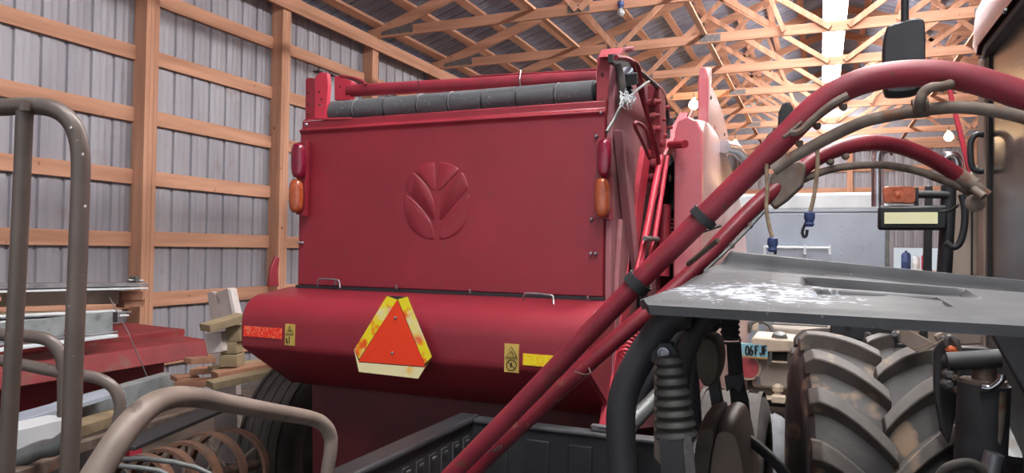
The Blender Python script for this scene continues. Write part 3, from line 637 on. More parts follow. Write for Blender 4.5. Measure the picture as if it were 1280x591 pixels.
MB().prism([(1.0,1.42,E(-1.35)), (2.0,1.42,E(-1.35)), (1.95,1.42,E(-1.05)), (1.3,1.42,E(-.9)), (1.0,1.42,E(-.95))], (0,1.13,0)).build('front_hood', BLKM, uv, .05)
# cargo bed
bz = -.672
bd = MB()
BXL, BXR, BYN, BYF = -1.30, -.40, 1.36, 2.62
bd.box((BXL,BYN,E(-1.0)), (BXR,BYF,E(-.96)))
bd.build('cargo_bed', BLKM, uv, .01)
MB().box((BXL+.0,BYN,E(-1.0)), (BXL+.035,BYF,E(bz-.01))).build('bed_tailgate', BLKM, uv, .006)
MB().box((BXL,BYF-.04,E(-1.0)), (BXR,BYF,E(bz-.01))).build('bed_side', BLKM, uv, .006)
MB().box((BXL,BYN,E(-1.0)), (BXR,BYN+.04,E(bz-.05))).build('bed_side', BLKM, uv, .006)
MB().box((BXL-.05,BYN,E(bz-.02)), (BXL+.045,BYF+.02,E(bz+.008))).build('bed_rail', UROOF if 0 else BLK, uv, .012)
MB().box((BXL,BYF-.05,E(bz-.02)), (BXR,BYF+.02,E(bz+.002))).build('bed_rail', BLKM, uv, .01)
for k in range(14):
    y = BYN+.08+k*.088
    MB().box((BXL+.035,y,E(-.96)), (BXL+.041,y+.045,E(bz-.055))).build('bed_rib', BLKM, uv, .004)
    MB().box((BXL+.046,y+.008,E(bz-.072)), (BXL+.050,y+.034,E(bz-.064))).build('tie_slot', DSTEEL, uv, .001)
for k in range(5): MB().box((BXL+.1+k*.17,BYF-.052,E(-.96)), (BXL+.19+k*.17,BYF-.038,E(bz-.05))).build('bed_rib', BLKM, uv, .004)
MB().prism([P(738,531,2.6), P(764,534,2.6), P(764,541,2.6), P(740,538,2.6)], (0,.03,0)).build('latch_plate', STEEL, uv, .002)
MB().box(P(748,534.5,2.595), P(758,536.5,2.598)).build('latch_slot', INK, uv)
for X in (-.85, 1.45):
    for y in (1.45, 2.5):
        ag_tyre((X, y, .33), (1 if 0 else 0, 1, 0), .33, .26, BLKM, uv)
MB().box((-1.1,1.75,.35), (1.7,2.25,.55)).build('chassis', BLKM, uv, .02)
for X in (-.85, 1.45): MB().tube([(X,1.5,.36),(X,2.45,.36)], .04, 10).build('axle', BLKM, uv)
MB().box((-.9,1.85,.5), (-.6,2.15,E(-1.0))).build('bed_support', BLKM, uv, .01)
MB().box((.2,1.6,.5), (.9,2.4,E(-1.34))).build('cab_support', BLKM, uv, .01)

# ================================================================ RED FOLDED BOOM ARMS
bm1 = thing('boom_arm', P(600,760,2.05), 'upper and nearer of two arched dark red boom tubes above the grey roof', 'boom arm')
D1 = [(540,617),(575,582),(640,516),(720,433),(800,350),(850,300),(900,251),(950,202),(985,167),(1015,137),(1045,116),(1080,101),(1120,93),(1165,92),(1205,97),(1245,108),(1290,124),(1340,146),(1420,190)]
MB().tube(spline([P(x, y, 2.05) for x, y in D1], 5), [.0275+.0065*min(1, i/50) for i in range(5*(len(D1)-1)+1)], 20).build('boom_tube', TUBE, bm1)
pp = [(966,213),(975,207),(988,198),(1010,186),(1040,170),(1080,152),(1120,143),(1160,137),(1200,134),(1245,139),(1290,150),(1350,172)]
MB().tube(spline([P(x, y, 2.02) for x, y in pp], 5), .0155, 12).build('hydraulic_pipe', RUST, bm1)
MB().tube(spline([P(1150,137,2.0), P(1150,126,1.98), P(1155,115,1.98), P(1165,109,1.98), P(1178,108,2.0), P(1188,105,2.02)], 5), .012, 10).build('pipe_bracket', RUST, bm1)
MB().tube([P(1140,136,2.02), P(1160,134,2.02)], .024, 12).build('pipe_clamp', RUST, bm1)
MB().tube(spline([P(988,166,2.0), P(1000,164,2.0), P(1018,148,2.0), P(1040,130,2.0), P(1060,119,2.0)], 4), .010, 8).build('under_rail', RUST, bm1)
for x, y in ((1053,135),(1020,159),(998,181)): MB().lathe([(.004,0),(.010,.002),(.010,.010),(.006,.016),(.003,.018)], P(x, y-5, 2.02), (.3,0,-1), 8).build('nut', RUST, bm1)
MB().prism([P(977,170,1.995), P(983,166,1.995), P(1002,150,1.995), P(1004,153,1.995), P(988,168,1.995), P(980,173,1.995)], (0,.01,0)).build('scrape_plate', RUST, bm1, .003)
MB().lathe([(.036,-.016),(.040,-.016),(.040,.016),(.036,.016)], P(797,354,2.05), (P(830,320,2.05)-P(797,354,2.05)), 24, closed=True).build('strap_clamp', BLKM, bm1)
MB().lathe([(.036,-.012),(.040,-.012),(.040,.012),(.036,.012)], P(879,272,2.05)-Vector((0,0,.0)), (P(900,251,2.05)-P(879,272,2.05)), 24, closed=True).build('strap_clamp', BLKM, bm1)
# joint between arms
MB().tube(spline([P(970,200,2.15), P(968,178,2.2), P(972,160,2.2)], 3), .012, 8).build('joint_pin', RUST, bm1)
MB().tube([P(897,300,2.1), P(860,330,2.2)], .008, 6).build('link_rod', RUST, bm1)
MB().tube([P(900,252,2.1), P(870,292,2.3), P(900,282,2.45)], .006, 6).build('hose_hoop', RUB, bm1)
bm2 = thing('boom_arm', P(640,700,2.5), 'lower and farther arched dark red boom tube ending in a rusty pivot', 'boom arm')
D2 = [(560,622),(618,563),(680,505),(740,450),(800,398),(860,345),(905,297),(950,252),(990,221),(1015,201),(1045,187),(1080,179),(1110,180),(1140,188),(1170,202),(1200,221)]
Yf = lambda x: 2.38 + .0*(x-600)/600 + max(0, (x-760))/600*.75
MB().tube(spline([P(x, y, Yf(x)) for x, y in D2], 5), [(.030-.003*i/75) for i in range(5*(len(D2)-1)+1)], 18).build('boom_tube', TUBE2, bm2)
p2 = [(1000,226),(1030,214),(1060,208),(1100,206),(1140,212),(1170,222),(1200,234),(1215,243)]
MB().tube(spline([P(x, y, Yf(x)) for x, y in p2], 5), .0135, 10).build('hydraulic_pipe', RUST, bm2)
MB().tube([P(1196,219,2.93), P(1216,232,2.93)], .030, 14).build('pivot_sleeve', RUST, bm2)
MB().tube([P(1210,228,2.92), P(1233,245,2.92)], .022, 12).build('pivot_fork', RUST, bm2)
MB().tube([P(1216,236,2.88), P(1230,246,2.86)], .014, 10).build('pivot_pin', RUST, bm2)
MB().lathe([(.005,0),(.03,.002),(.032,.02),(.015,.03)], P(1218,254,2.92), (0,-1,0), 10).build('nut', RUST, bm2)
for x, y in ((1056,193),(1037,200),(936,279),(913,304),(886,331),(994,231)): MB().lathe([(.004,0),(.013,.002),(.013,.012),(.008,.018)], P(x, y, Yf(x)-.01), (.3,-.3,-1), 8).build('nut', RUST, bm2)

MB().prism([P(960,252,2.62), P(962,222,2.62), P(975,205,2.62), P(1000,200,2.62), (P(1008,206,2.62)), P(1004,232,2.62), P(985,250,2.62), P(968,262,2.62)], (0,.05,0)).build('hinge_plate', RUST, bm2, .008)
MB().prism([P(972,160,2.6), P(973,140,2.6), P(978,129,2.6), P(986,126,2.6), P(991,133,2.6), P(993,152,2.6), P(985,165,2.6), P(974,170,2.6)], (0,.03,0)).build('guard_paddle', BLKM, bm2, .006)
MB().tube(spline([P(961,200,2.55), P(960,180,2.55), P(966,170,2.55), P(976,168,2.55), P(985,178,2.57)], 4), .014, 8).build('hook_rod', BLKM, bm2)
for q in ([(880,345),(905,322),(930,297),(955,270)],): MB().tube(spline([P(x, y-6, Yf(x)-.02) for x, y in q], 3), .006, 6).build('brake_line', DSTEEL, bm2)
MB().tube(spline([P(610,566,2.33), P(619,561,2.3), P(627,557,2.3), P(624,562,2.3), P(612,564,2.33)], 3), .002, 6).build('wire_tie', DSTEEL, bm2)
MB().tube(spline([P(718,464,2.33), P(730,468,2.3), P(738,466,2.3), P(736,460,2.33)], 3), .002, 6).build('wire_tie', RUST, bm2)
# bungee cords
def bungee(pts, Y, label, hook):
    t = thing('bungee_cord', P(*pts[-1], Y), label, 'bungee cord', 'bungee cords hanging from the booms')
    MB().tube(spline([P(x, y, Y) for x, y in pts], 4), .0052, 8).build('cord', CORD, t)
    x, y = pts[-1]
    MB().lathe([(.006,0),(.013,.004),(.014,.018),(.010,.028),(.013,.034),(.009,.04)], P(x, y-2, Y), P(x-.3, y+9, Y)-P(x, y-2, Y), 12).build('blue_end', BLUE, t)
    MB().tube(spline([P(a, b, Y) for a, b in hook], 4), .0038, 8).build('hook', BLK, t)
bungee([(958,205),(959,235),(958,262),(962,285),(966,298)], 2.02, 'worn bungee cord with blue end touching the grey roof', [(967,304),(969,312),(969,318)])
bungee([(1021,178),(1022,200),(1020,228),(1016,252),(1012,266)], 2.02, 'worn bungee cord with blue end and a free hanging black hook', [(1011,272),(1006,281),(1003,290),(1005,296),(1008,294),(1009,287)])

# ================================================================ TRACTOR
TX, TYN, TYF = .725, 2.78, 4.28
tr = thing('tractor', (1.7, 3.9, 0), 'tractor with faded pink cab roof, dusty glass and big lugged tyre', 'tractor')
# cab roof: rounded slab overhanging the glass
c_ = PX(1205,75,.64); rz = c_.z-EZ; yc = c_.y
pts = [(.64,2.2),(.64,yc-.25),(.665,yc-.06),(.76,yc),(2.2,yc),(2.35,yc-.1),(2.35,2.2)]
n = len(pts); vs = []; cxx, cyy = 1.5, 3.1
for z, s_ in ((rz,.985),(rz+.05,1.0),(rz+.16,.992),(rz+.24,.95),(rz+.29,.85),(rz+.30,.6)):
    for x, y in pts: vs.append((cxx+(x-cxx)*s_, cyy+(y-cyy)*s_, E(z)))
fs = [(r*n+k, r*n+(k+1) % n, (r+1)*n+(k+1) % n, (r+1)*n+k) for r in range(5) for k in range(n)] + [tuple(range(5*n, 6*n))]
cr = MB().poly(vs, fs).build('cab_roof', ROOFP, tr)
MB().prism([(x if x > .7 else x+.02, y-.01, E(rz+.004)) for x, y in [(cxx+(a-cxx)*.985, cyy+(b-cyy)*.985) for a, b in pts]], (0,0,-.03)).build('roof_lining', BLK, tr, .01)
MB().lathe([(.003,0),(.012,.003),(.010,.012)], PX(1259,14,.64), (-1,0,0), 8).build('roof_bolt', BLK, cr)
MB().prism([(TX,2.75,E(rz-.03)), (TX,3.98,E(rz-.03)), (TX,3.98,E(-.30)), (TX,2.75,E(-.30))], (.008,0,0)).build('side_window', GLASS, tr)
MB().prism([(TX+.0,4.12,E(rz-.03)), (2.1,4.12,E(rz-.03)), (2.1,4.12,E(-.30)), (TX+.0,4.12,E(-.30))], (0,.008,0)).build('end_window', GLASS, tr)
MB().box((TX-.02,3.98,E(-1.1)), (TX+.05,4.14,E(rz))).build('cab_pillar', BEIGE, tr, .012)
MB().box((TX-.012,3.93,E(-.4)), (TX+.03,3.98,E(rz))).build('window_seal', BLK, tr, .004)
MB().box((TX-.01,2.78,E(-1.1)), (2.2,4.10,E(-.30))).build('cab_body', BLKM, tr, .03)
# beige side panel behind the pillar
MB().prism([P(1190,250,4.2), P(1197,236,4.2), P(1222,206,4.2), P(1232,200,4.2), P(1240,205,4.2), P(1240,345,4.2), P(1188,345,4.2)], (0,.05,0)).build('fender_panel', BEIGE, tr, .01)
MB().box(P(1214,250,4.17), P(1216,345,4.175)).build('panel_seam', INK, tr)
utube('grab_handle', [P(1234,170,4.0), P(1222,168,4.0), P(1214,176,4.0), P(1213,195,4.0), P(1216,210,4.0), P(1224,214,4.0), P(1236,213,4.0)], .014, BLK, tr)
# mirror hanging on its arm
mi = MB()
mo = [(1107,38),(1112,33),(1125,29),(1140,25),(1150,25),(1155,31),(1156,60),(1155,102),(1152,112),(1140,120),(1112,122),(1105,117),(1103,100),(1103,60)]
cushion(mo, 2.5, .07, 'mirror', BLKM, tr, .90)['label'] = 'black rectangular mirror housing'
utube('mirror_arm', [P(1131,-90,2.5), P(1131,-40,2.5), P(1131,0,2.5), P(1131,30,2.5)], .011, BLK, tr, 2)
utube('mirror_arm', [P(1131,-88,2.5), Vector((.6,2.6,E(rz+.1))), Vector((.75,2.75,E(rz+.1)))], .011, BLK, tr, 2)
# light bar with amber flasher and work lamp
utube('lamp_post', [P(1186,232,3.6), P(1184,280,3.6), P(1180,345,3.6)], .030, BLK, tr, 3)
MB().prism([P(1157,232,3.85), P(1166,232,3.85), P(1165,345,3.85), P(1154,345,3.85)], (0,.04,0)).build('lamp_post', BLK, tr, .004)
utube('lamp_arm', [P(1140,243,3.58), P(1165,243,3.58), P(1186,244,3.58)], .017, BLKM, tr, 2)
am = cushion([(1103,236),(1108,233.5),(1125,233),(1140,233.5),(1144,237),(1144,251),(1140,254.5),(1120,254.5),(1106,254),(1103,250)], 3.56, .07, 'amber_flasher', AMB, tr, .92)
MB().lathe([(.004,.0),(.026,.001),(.030,.006),(.022,.004),(.012,.006),(.004,.010)], P(1122,244,3.524), (0,-1,0), 18).build('lens_ring', AMB, am)
MB().box(P(1144,234,3.56), P(1147,257,3.6)).build('lamp_backing', BLK, tr, .003)
wl_ = MB(); p, q = P(1098,257,3.52), P(1182,288,3.58)
lampb = MB().box((p.x, 3.52, q.z), (q.x, 3.58, p.z)).build('work_lamp', BLK, tr, .012)
p, q = P(1105.5,265.5,3.515), P(1172,279.5,3.515)
MB().box((p.x, 3.512, q.z), (q.x, 3.522, p.z)).build('reflective_strip', mat('pale_reflective_strip', (255,255,214), (255,252,200), .4, scale=10), lampb)
utube('grab_handle', [P(1202,243,3.5), P(1206,262,3.5), P(1205,285,3.5), P(1200,303,3.5), P(1192,309,3.5), P(1182,303,3.5)], .014, BLK, tr, 5)
utube('work_light_bracket', [P(1175,265,3.5), P(1188,263,3.45), P(1198,256,3.4)], .006, BLK, tr, 3)
# big lugged wheel, tread facing us
WC = Vector((.195, 3.98, .735)); WR, WW_ = .69, .62
AX = Vector((math.cos(math.radians(7)), math.sin(math.radians(7)), 0)); PE = Vector((-AX.y, AX.x, 0))
tyre = MB(); wd = WW_/2
prof = [(WR*.55,-wd*.8),(WR*.72,-wd*1.0),(WR*.88,-wd),(WR*.955,-wd*.9),(WR*.985,-wd*.7),(WR,0),(WR*.985,wd*.7),(WR*.955,wd*.9),(WR*.88,wd),(WR*.72,wd),(WR*.55,wd*.8)]
tyre.lathe(prof, WC, AX, 64); ty_ = tyre.build('tractor_tyre', TYRE, tr)
def lug(side, ang):
    # a curved bar from the centre line to the shoulder, wrapped on the tyre
    vs = []; N = 9; th = .052
    for i in range(N+1):
        f = i/N; x = side*(-.02 + (wd+.012)*f - 0); a = ang + .36*(1-(1-f)**1.5)         # sweeps back towards the shoulder
        rb = WR*(1-.045*f**3) - .01; rt = WR*(1-.03*f**3)+.058 - (.03 if f > .97 else 0)
        hw = .034+.012*f
        for r_, w_ in ((rb,-hw*1.4),(rt,-hw*.85),(rt,hw*.85),(rb,hw*1.4)):
            aa = a + w_/WR
            vs.append(WC + AX*x - PE*(math.cos(aa)*r_) + Vector((0,0,math.sin(aa)*r_)))
    fs = [(i*4+k, i*4+(k+1) % 4, (i+1)*4+(k+1) % 4, (i+1)*4+k) for i in range(N) for k in range(4)] + [(0,1,2,3), (N*4,N*4+1,N*4+2,N*4+3)]
    return MB().poly(vs, fs).build('tread_lug', TYREL, ty_, .006)
for k in range(18):
    a0 = 2*math.pi*k/18
    for sd in (-1, 1):
        lug(sd, -(a0 + (0.0 if sd < 0 else math.pi/18)) + .42)
MB().lathe([(.12,-.2),(.36,-.22),(.40,-.25),(.40,.25),(.36,.22),(.12,.2)], WC, AX, 32).build('wheel_rim', RED2, tr)
MB().tube([WC, WC+Vector((1.4,.05,0))], .11, 16).build('axle', BLKM, tr)
WC2 = WC+Vector((2.6,0,0)); ag_tyre(WC2, (1,0,0), WR+.04, .6, RED2, tr)
MB().box((.9,3.4,.35), (2.3,4.4,.85)).build('rear_housing', BLKM, tr, .05)
# linkage and cylinder right of the wheel
cyl = MB().tube([P(1230,479,3.15), P(1227,540,3.15), P(1222,640,3.15)], .085, 18).build('lift_cylinder', BLKM, tr)
MB().tube([P(1229,474,3.15), P(1229,482,3.15)], .075, 16).build('cylinder_cap', RUST, tr)
MB().tube([P(1230,445,3.15), P(1230,476,3.15)], .040, 14).build('cylinder_rod', RUST, tr)
MB().tube([P(1184,452,3.12), P(1250,448,3.12)], .035, 12).build('cross_pin', BLKM, tr)
MB().prism([P(1167,440,3.3), P(1178,420,3.3), P(1200,424,3.3), P(1205,450,3.3), P(1200,500,3.3), P(1186,555,3.3), P(1176,540,3.3), P(1168,490,3.3)], (0,.04,0)).build('lift_bracket', DSTEEL if 0 else BLKM, tr, .006)
MB().prism([P(1168,420,3.45), P(1196,405,3.45), P(1225,408,3.45), P(1228,430,3.45), P(1196,432,3.45), P(1172,428,3.45)], (0,.04,0)).build('cross_plate', BEIGE, tr, .006)
MB().prism([P(1125,403,3.6), P(1128,408,3.6), P(1160,424,3.6), P(1172,432,3.6), P(1148,441,3.6), P(1125,428,3.6)], (0,.03,0)).build('fender_stay', BEIGE, tr, .004)
for x, y, r, m in ((1184,466,.022,DSTEEL),(1190,470,.018,RUST),(1184,478,.026,DSTEEL),(1192,484,.016,RUST),(1186,450,.028,BLKM),(1188,437,.02,AMB)):
    MB().lathe([(.004,0),(r,.003),(r,.04),(r*.5,.055)], P(x, y, 3.28), (0,-1,0), 8).build('valve_fitting', m, tr)
utube('hook_rod', [P(1183,432,3.26), P(1183,424,3.26), P(1188,421,3.26), P(1196,430,3.26), P(1201,442,3.26)], .010, DSTEEL, tr)
utube('hose_fitting', [P(1226,484,3.05), P(1236,485,3.05), P(1245,480,3.05), P(1251,474,3.05), P(1252,468,3.05)], .014, CHROME, tr)
utube('return_hose', [P(1247,488,3.1), P(1246,510,3.1), P(1243,540,3.1), P(1240,560,3.1), P(1237,600,3.1)], .028, RUST, tr)
utube('hose_coupling', [P(1243,566,3.05), P(1240,576,3.05), P(1237,590,3.05)], .032, STEEL, tr, 2)
utube('loose_hose', [P(1172,600,2.9), P(1185,585,2.9), P(1210,579,2.9), P(1226,588,2.9), P(1230,610,2.9)], .018, RUB, tr, 6)
MB().box(P(1196,545,3.35), P(1212,610,3.5)).build('drawbar_block', RUST, tr, .01)
MB().lathe([(.02,0),(.16,.01),(.18,.05),(.16,.06)], P(1262,556,3.5), (0,-.3,1), 20).build('hitch_dish', DSTEEL, tr)
MB().prism([P(1236,412,2.95), P(1300,412,2.95), P(1300,525,2.95)], (0,.04,0)).build('dark_fender', BLKM, tr, .01)
MB().box((1.05,2.8,E(-1.2)), (2.2,3.7,E(-.35))).build('step_housing', BLKM, tr, .03)
utube('wire', [P(1149,441,3.3), P(1170,430,3.28), P(1184,420,3.28)], .002, CORD, tr, 2)
utube('wire', [P(1140,436,3.3), P(1155,432,3.28), P(1170,426,3.28)], .002, CORD, tr, 2)
MB().prism([P(1040,398,3.9), P(1120,412,3.9), P(1124,428,3.9), P(1118,432,3.9), P(1036,420,3.9)], (0,.08,0)).build('hitch_frame', BLK, tr, .008)
for x, y in ((1060,404.5),(1118,417)): MB().lathe([(.004,0),(.014,.002),(.012,.012)], P(x, y, 3.89), (0,-1,0), 8).build('bolt', STEEL, tr)
MB().box(P(1150,405,3.9), P(1158,440,3.95)).build('hitch_frame', BLK, tr, .004)
MB().box((.3,3.9,E(-.55)), (1.2,4.0,E(-.42))).build('hitch_frame', BLK, tr, .004)

MB().tube(spline([P(1097,258,5.2), P(1097,230,5.2), P(1097,200,5.2), P(1100,188,5.2), P(1112,184,5.2), P(1120,190,5.2)], 5), .038, 14).build('exhaust_pipe', CHROME, tr)
# leaning bright red bar beyond the booms
lb = MB().prism([P(1183,106,4.6), P(1189,106,4.6), P(1217,219,4.6), P(1211,221,4.6)], (0,.03,0)); lbo = lb.build('red_steel_bar', BRT, tr, .004)
MB().tube(spline([P(1176,206,4.6), P(1183,197,4.6), P(1192,196,4.6), P(1197,206,4.6), P(1196,222,4.6)], 4), .03, 10).build('chrome_elbow', CHROME, tr)

# ================================================================ BOX TRAILER
tl = thing('box_trailer', (-.2, 12, 0), 'grey aluminium box trailer with a rounded white roof edge', 'trailer')
TRY = 10.0; pL, pR = -1.5, P(1110,300,TRY).x
topz = P(1020,263,TRY).z; tz2 = P(1020,241,TRY).z
prof = [(pL, .55), (pR-.06, .55), (pR, .62), (pR, topz)] ; 
bx = MB().box((pL, TRY, .55), (pR, TRY+3.6, topz)).build('trailer_body', ALU, tl, .05, seg=3)
mb = MB(); cxm = (pL+pR)/2
o_ = []
for k in range(9): a = math.radians(k*11.25); o_.append((pR-.16+.17*math.cos(a), topz+(tz2-topz)*math.sin(a)))
o_ += [(2*cxm-x, z) for x, z in reversed(o_)]
MB().prism([(x, TRY-.01, z) for x, z in o_], (0,3.62,0)).build('trailer_roof', ALUW, tl, .06, seg=3)
for k in range(3):
    x = P((946, 1000, 1052)[k], 300, TRY).x
    for j in range(14): MB().lathe([(.003,0),(.012,.002),(.009,.008)], (x, TRY-.001, topz-.06-j*.07), (0,-1,0), 6).build('rivet', ALU, tl)
MB().box((pR-.03,TRY-.02,.55), (pR+.015,TRY+.03,topz)).build('corner_post', DSTEEL, tl, .01)
MB().box((pL, TRY-.012, topz-.02), (pR, TRY+.02, topz+.012)).build('drip_rail', ALU, tl, .004)
MB().tube([P(955,309,TRY-.25), P(1038,310,TRY-.25)], .018, 8).build('step_bar', ALUW, tl)
for x in (956, 1006, 1037): MB().bar(P(x,306,TRY-.25), P(x,318,TRY-.25), .03, .03, (0,1,0)).build('step_stay', ALUW, tl)
MB().box(P(956,311,TRY-.24), P(1037,325,TRY-.0)).build('step_plate', ALU, tl)
for X in (-1.2, .6):
    for y in (11.2, 12.2): ag_tyre((X, y, .36), (1,0,0), .36, .24, DSTEEL, tl)
MB().box((-1.2,TRY+.2,.4),(.6,TRY+3.3,.56)).build('trailer_chassis', BLKM, tl)

# ================================================================ OLD TAN OFF-ROADER
jp = thing('offroad_vehicle', (.3, 7.5, 0), 'old tan open off-road vehicle with blue and orange licence plate, under the grey roof edge', 'vehicle')
JY = 6.2
def jb(a, b, Y, d, nm, m, bev=.01, par=None):
    p, q = P(*a, Y), P(*b, Y); return MB().box((p.x, Y, p.z), (q.x, Y+d, q.z)).build(nm, m, par or jp, bev)
jb((940,440), (1120,500), JY, 3.0, 'body_tub', TAND, .03)
MB().prism([P(939,424,JY-.1), P(942,421,JY-.1), P(1010,427,JY-.1), P(1010,440,JY-.1), P(939,440,JY-.1)], (0,.5,0)).build('tailgate_top', TAN, jp, .02)
jb((940,396), (947,414), JY+1.2, .1, 'seat_frame', TAN)
jb((958,408), (1020,421), JY+.6, .1, 'rear_bench', TAND, .02)
jb((955,399), (1030,404), JY+1.5, .12, 'windscreen_frame', WG if 0 else TAN, .02)
jb((940,403), (1035,409), JY+1.4, .1, 'dark_dash', INK)
MB().tube(spline([P(936,416,JY+.5), P(938,405,JY+.5), P(948,400,JY+.5), P(960,405,JY+.5), P(966,414,JY+.5), P(971,424,JY+.5)], 5), .02, 8).build('roll_hoop', DSTEEL, jp)
MB().lathe([(.02,0),(.06,.01),(.065,.05),(.05,.09),(.02,.10)], P(974.5,430,JY), (0,-.2,1), 14).build('top_catch', DSTEEL, jp)
MB().lathe([(.02,0),(.05,.01),(.055,.04),(.02,.06)], P(1017,419,JY+.4), (0,-.2,1), 12).build('top_catch', TAN, jp)
jb((963,432), (1000,440), JY-.06, .06, 'hinge_channel', TAND, .004)
jb((963,440), (987,451), JY-.03, .03, 'tail_recess', INK)
jb((984,436), (990,455), JY-.08, .06, 'upright', DSTEEL, .006)
jb((961,434), (965,455), JY-.08, .06, 'upright', DSTEEL, .006)
jb((961,451), (990,455), JY-.08, .06, 'cross_bar', TAN, .006)
pl = jb((917,428), (959.5,449), JY-.10, .012, 'licence_plate', PLATE, .004)
jb((917,444), (959.5,449), JY-.104, .006, 'plate_band', PLATEO, .0, pl)
def stroke(pts, x0, x1, n=1):
    q = [P(x0+(x1-x0)*a, 443.2-11.0*b, JY-.106) for a, b in pts]
    MB().tube(spline(q, n) if n > 1 else q, .0065, 6).build('plate_number', INK, pl)
ring = [(.5+.5*math.cos(t_*math.pi/8), .5+.5*math.sin(t_*math.pi/8)) for t_ in range(17)]
stroke(ring, 932.2, 936)
stroke([(.9,1),(.4,.85),(.05,.45),(.1,.1),(.5,0),(.95,.12),(.95,.42),(.5,.55),(.1,.4)], 937.2, 941, 3)
for x0 in (944.3, 955.2):
    stroke([(0,0),(0,1),(1,1)], x0, x0+3.4); stroke([(0,.52),(.8,.52)], x0, x0+3.4)
stroke([(.95,1),(.95,.25),(.7,.02),(.3,.02),(.05,.25)], 949.6, 953.2)
MB().lathe([(.004,0),(.085,.004),(.085,.02),(.075,.024),(.004,.03)], P(935,459,JY-.01), (0,-1,0), 20).build('round_reflector', mat('pink_red_reflector', (206,98,104), (188,84,92), .4, scale=20), jp)
MB().lathe([(.088,0),(.102,.004),(.102,.02),(.088,.022)], P(935,459,JY-.01), (0,-1,0), 20, closed=True).build('reflector_ring', TAN, jp)
jb((928,495), (992,503), JY-.12, .14, 'rear_bumper', TAN, .01)
MB().lathe([(.01,0),(.035,.01),(.025,.04),(.045,.06),(.045,.09),(.02,.11)], P(972,497,JY-.06), (0,0,1), 12).build('tow_ball', TAN, jp)
MB().box(P(964,495,JY-.2), P(982,502,JY-.1)).build('tow_plate', TAN, jp, .006)
MB().tube([P(947,470,JY-.03), P(948,480,JY-.03)], .02, 8).build('latch', STEEL, jp)
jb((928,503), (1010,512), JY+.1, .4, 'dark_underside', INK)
for X in (.1, 1.35):
    ag_tyre((X, 8.6, .37), (1,0,0), .37, .25, DSTEEL, jp)
ag_tyre((1.0, 6.7, .37), (1,0,0), .37, .25, DSTEEL, jp)
# pale dusty ribbed tyre in front of it
pt = thing('loose_tyre', (-.40, 5.25, 0), 'pale dusty ribbed tyre seen past the brown seat, below the off-road vehicle', 'tyre')
o = Vector((-.40, 5.25, .39)); w_t = .42
tp = [(.24,-.5),(.28,-.5),(.325,-.49),(.355,-.42),(.368,-.30),(.355,-.29),(.355,-.25),(.382,-.24),(.39,-.05),(.376,-.04),(.376,0),(.39,.01),(.382,.20),(.357,.21),(.357,.26),(.368,.27),(.35,.38),(.32,.46),(.28,.5),(.24,.5)]
MB().lathe([(r, a*w_t) for r, a in tp], o, (1,0,0), 56, closed=True).build('tyre_body', PALET, pt)
MB().lathe([(.1,w_t*.1),(.2,w_t*.2),(.30,w_t*.48),(.30,w_t*.49),(.2,w_t*.3),(.1,w_t*.2)], o, (1,0,0), 40).build('rim', DSTEEL, pt)

# ================================================================ LEFT FOREGROUND: GREY TUBE RAILINGS
RAILD = mat('dusty_grey_rail_paint', (146,132,122), (118,105,97), .5, .1, scale=7, c3=(92,82,76), s3=16, t3=(.62,.7))
def rail(name, label, parts, base, m=None):
    t = thing(name, base, label, 'railing', 'grey tube railings in the left foreground')
    for nm, pts, r, sq, n in parts: MB().tube(spline(pts, n), r, 18, squash=sq).build(nm, m or RAILM, t)
    return t
T1 = 1.35
PTs = lambda pts, t=T1: [PT(x, y, t) for x, y in pts]
r1 = rail('tube_railing', 'tall grey tube railing with a rounded top corner, nearest on the left', [
    ('top_rail', PTs([(-120,133),(-40,134),(0,134),(30,132.5),(58,134),(78,142),(92,158),(99,180),(101,205),(100,250),(97,330),(93,430),(90,520),(86,600),(82,760),(78,1000)]), .0165, 1, 6),
    ], PT(78, 1250, T1))
MB().tube(PTs([(31,139),(26,260),(20,380),(13,500),(7,600),(-2,760)], 1.34), .0145, 18, squash=.95).build('upright', RAILM, r1)
MB().lathe([(.010,0),(.010,.02)], PT(31,139,1.33), (0,0,1), 8).build('weld', RAILM, r1)
for x, y in ((98,193),(101,258),(83,160)): MB().lathe([(.001,0),(.0035,.001),(.002,.0025)], PT(x+6, y, T1-.018), (0.2,-1,0), 6).build('paint_chip', WW, r1)
r2 = rail('tube_railing', 'lower grey looped railing behind the tall one, with two bent corners', [
    ('loop_rail', [PT(x, y, 2.0) for x, y in [(-40,413),(0,418),(35,420),(58,424),(70,434),(78,450),(80,480),(80,520)]], .018, .8, 5),
    ('mid_rail', [PT(x, y, 2.0) for x, y in [(-30,446),(0,450),(30,456),(80,466),(110,470),(128,475),(143,486),(150,505),(148,525),(142,548),(135,600)]], .0165, .8, 5),
    ], PT(110, 1100, 2.0))
r3 = rail('tube_railing', 'wide grey bent tube railing arching low across the bottom left corner', [
    ('bent_rail', [PT(x, y, T) for x, y, T in [(60,680,1.2),(100,628,1.2),(122,590,1.22),(150,546,1.26),(178,514,1.32),(205,499,1.40),(240,496,1.5),(290,505,1.62),(340,514,1.74),(385,522,1.86),(404,530,1.9),(413,545,1.92),(413,565,1.92),(408,600,1.92),(404,680,1.92)]], [.026-.00009*i for i in range(14*7+1)], .95, 7),
    ], PT(300, 1000, 1.6), RAILD)
MB().tube([PT(x, y, 1.7) for x, y in [(150,574),(180,573),(215,577),(245,584),(262,592),(280,605)]], .006, 10).build('thin_rail', DSTEEL, r3)
MB().tube([PT(x, y, 1.75) for x, y in [(140,581),(170,584),(200,588),(220,600)]], .006, 10).build('thin_rail', DSTEEL, r3)

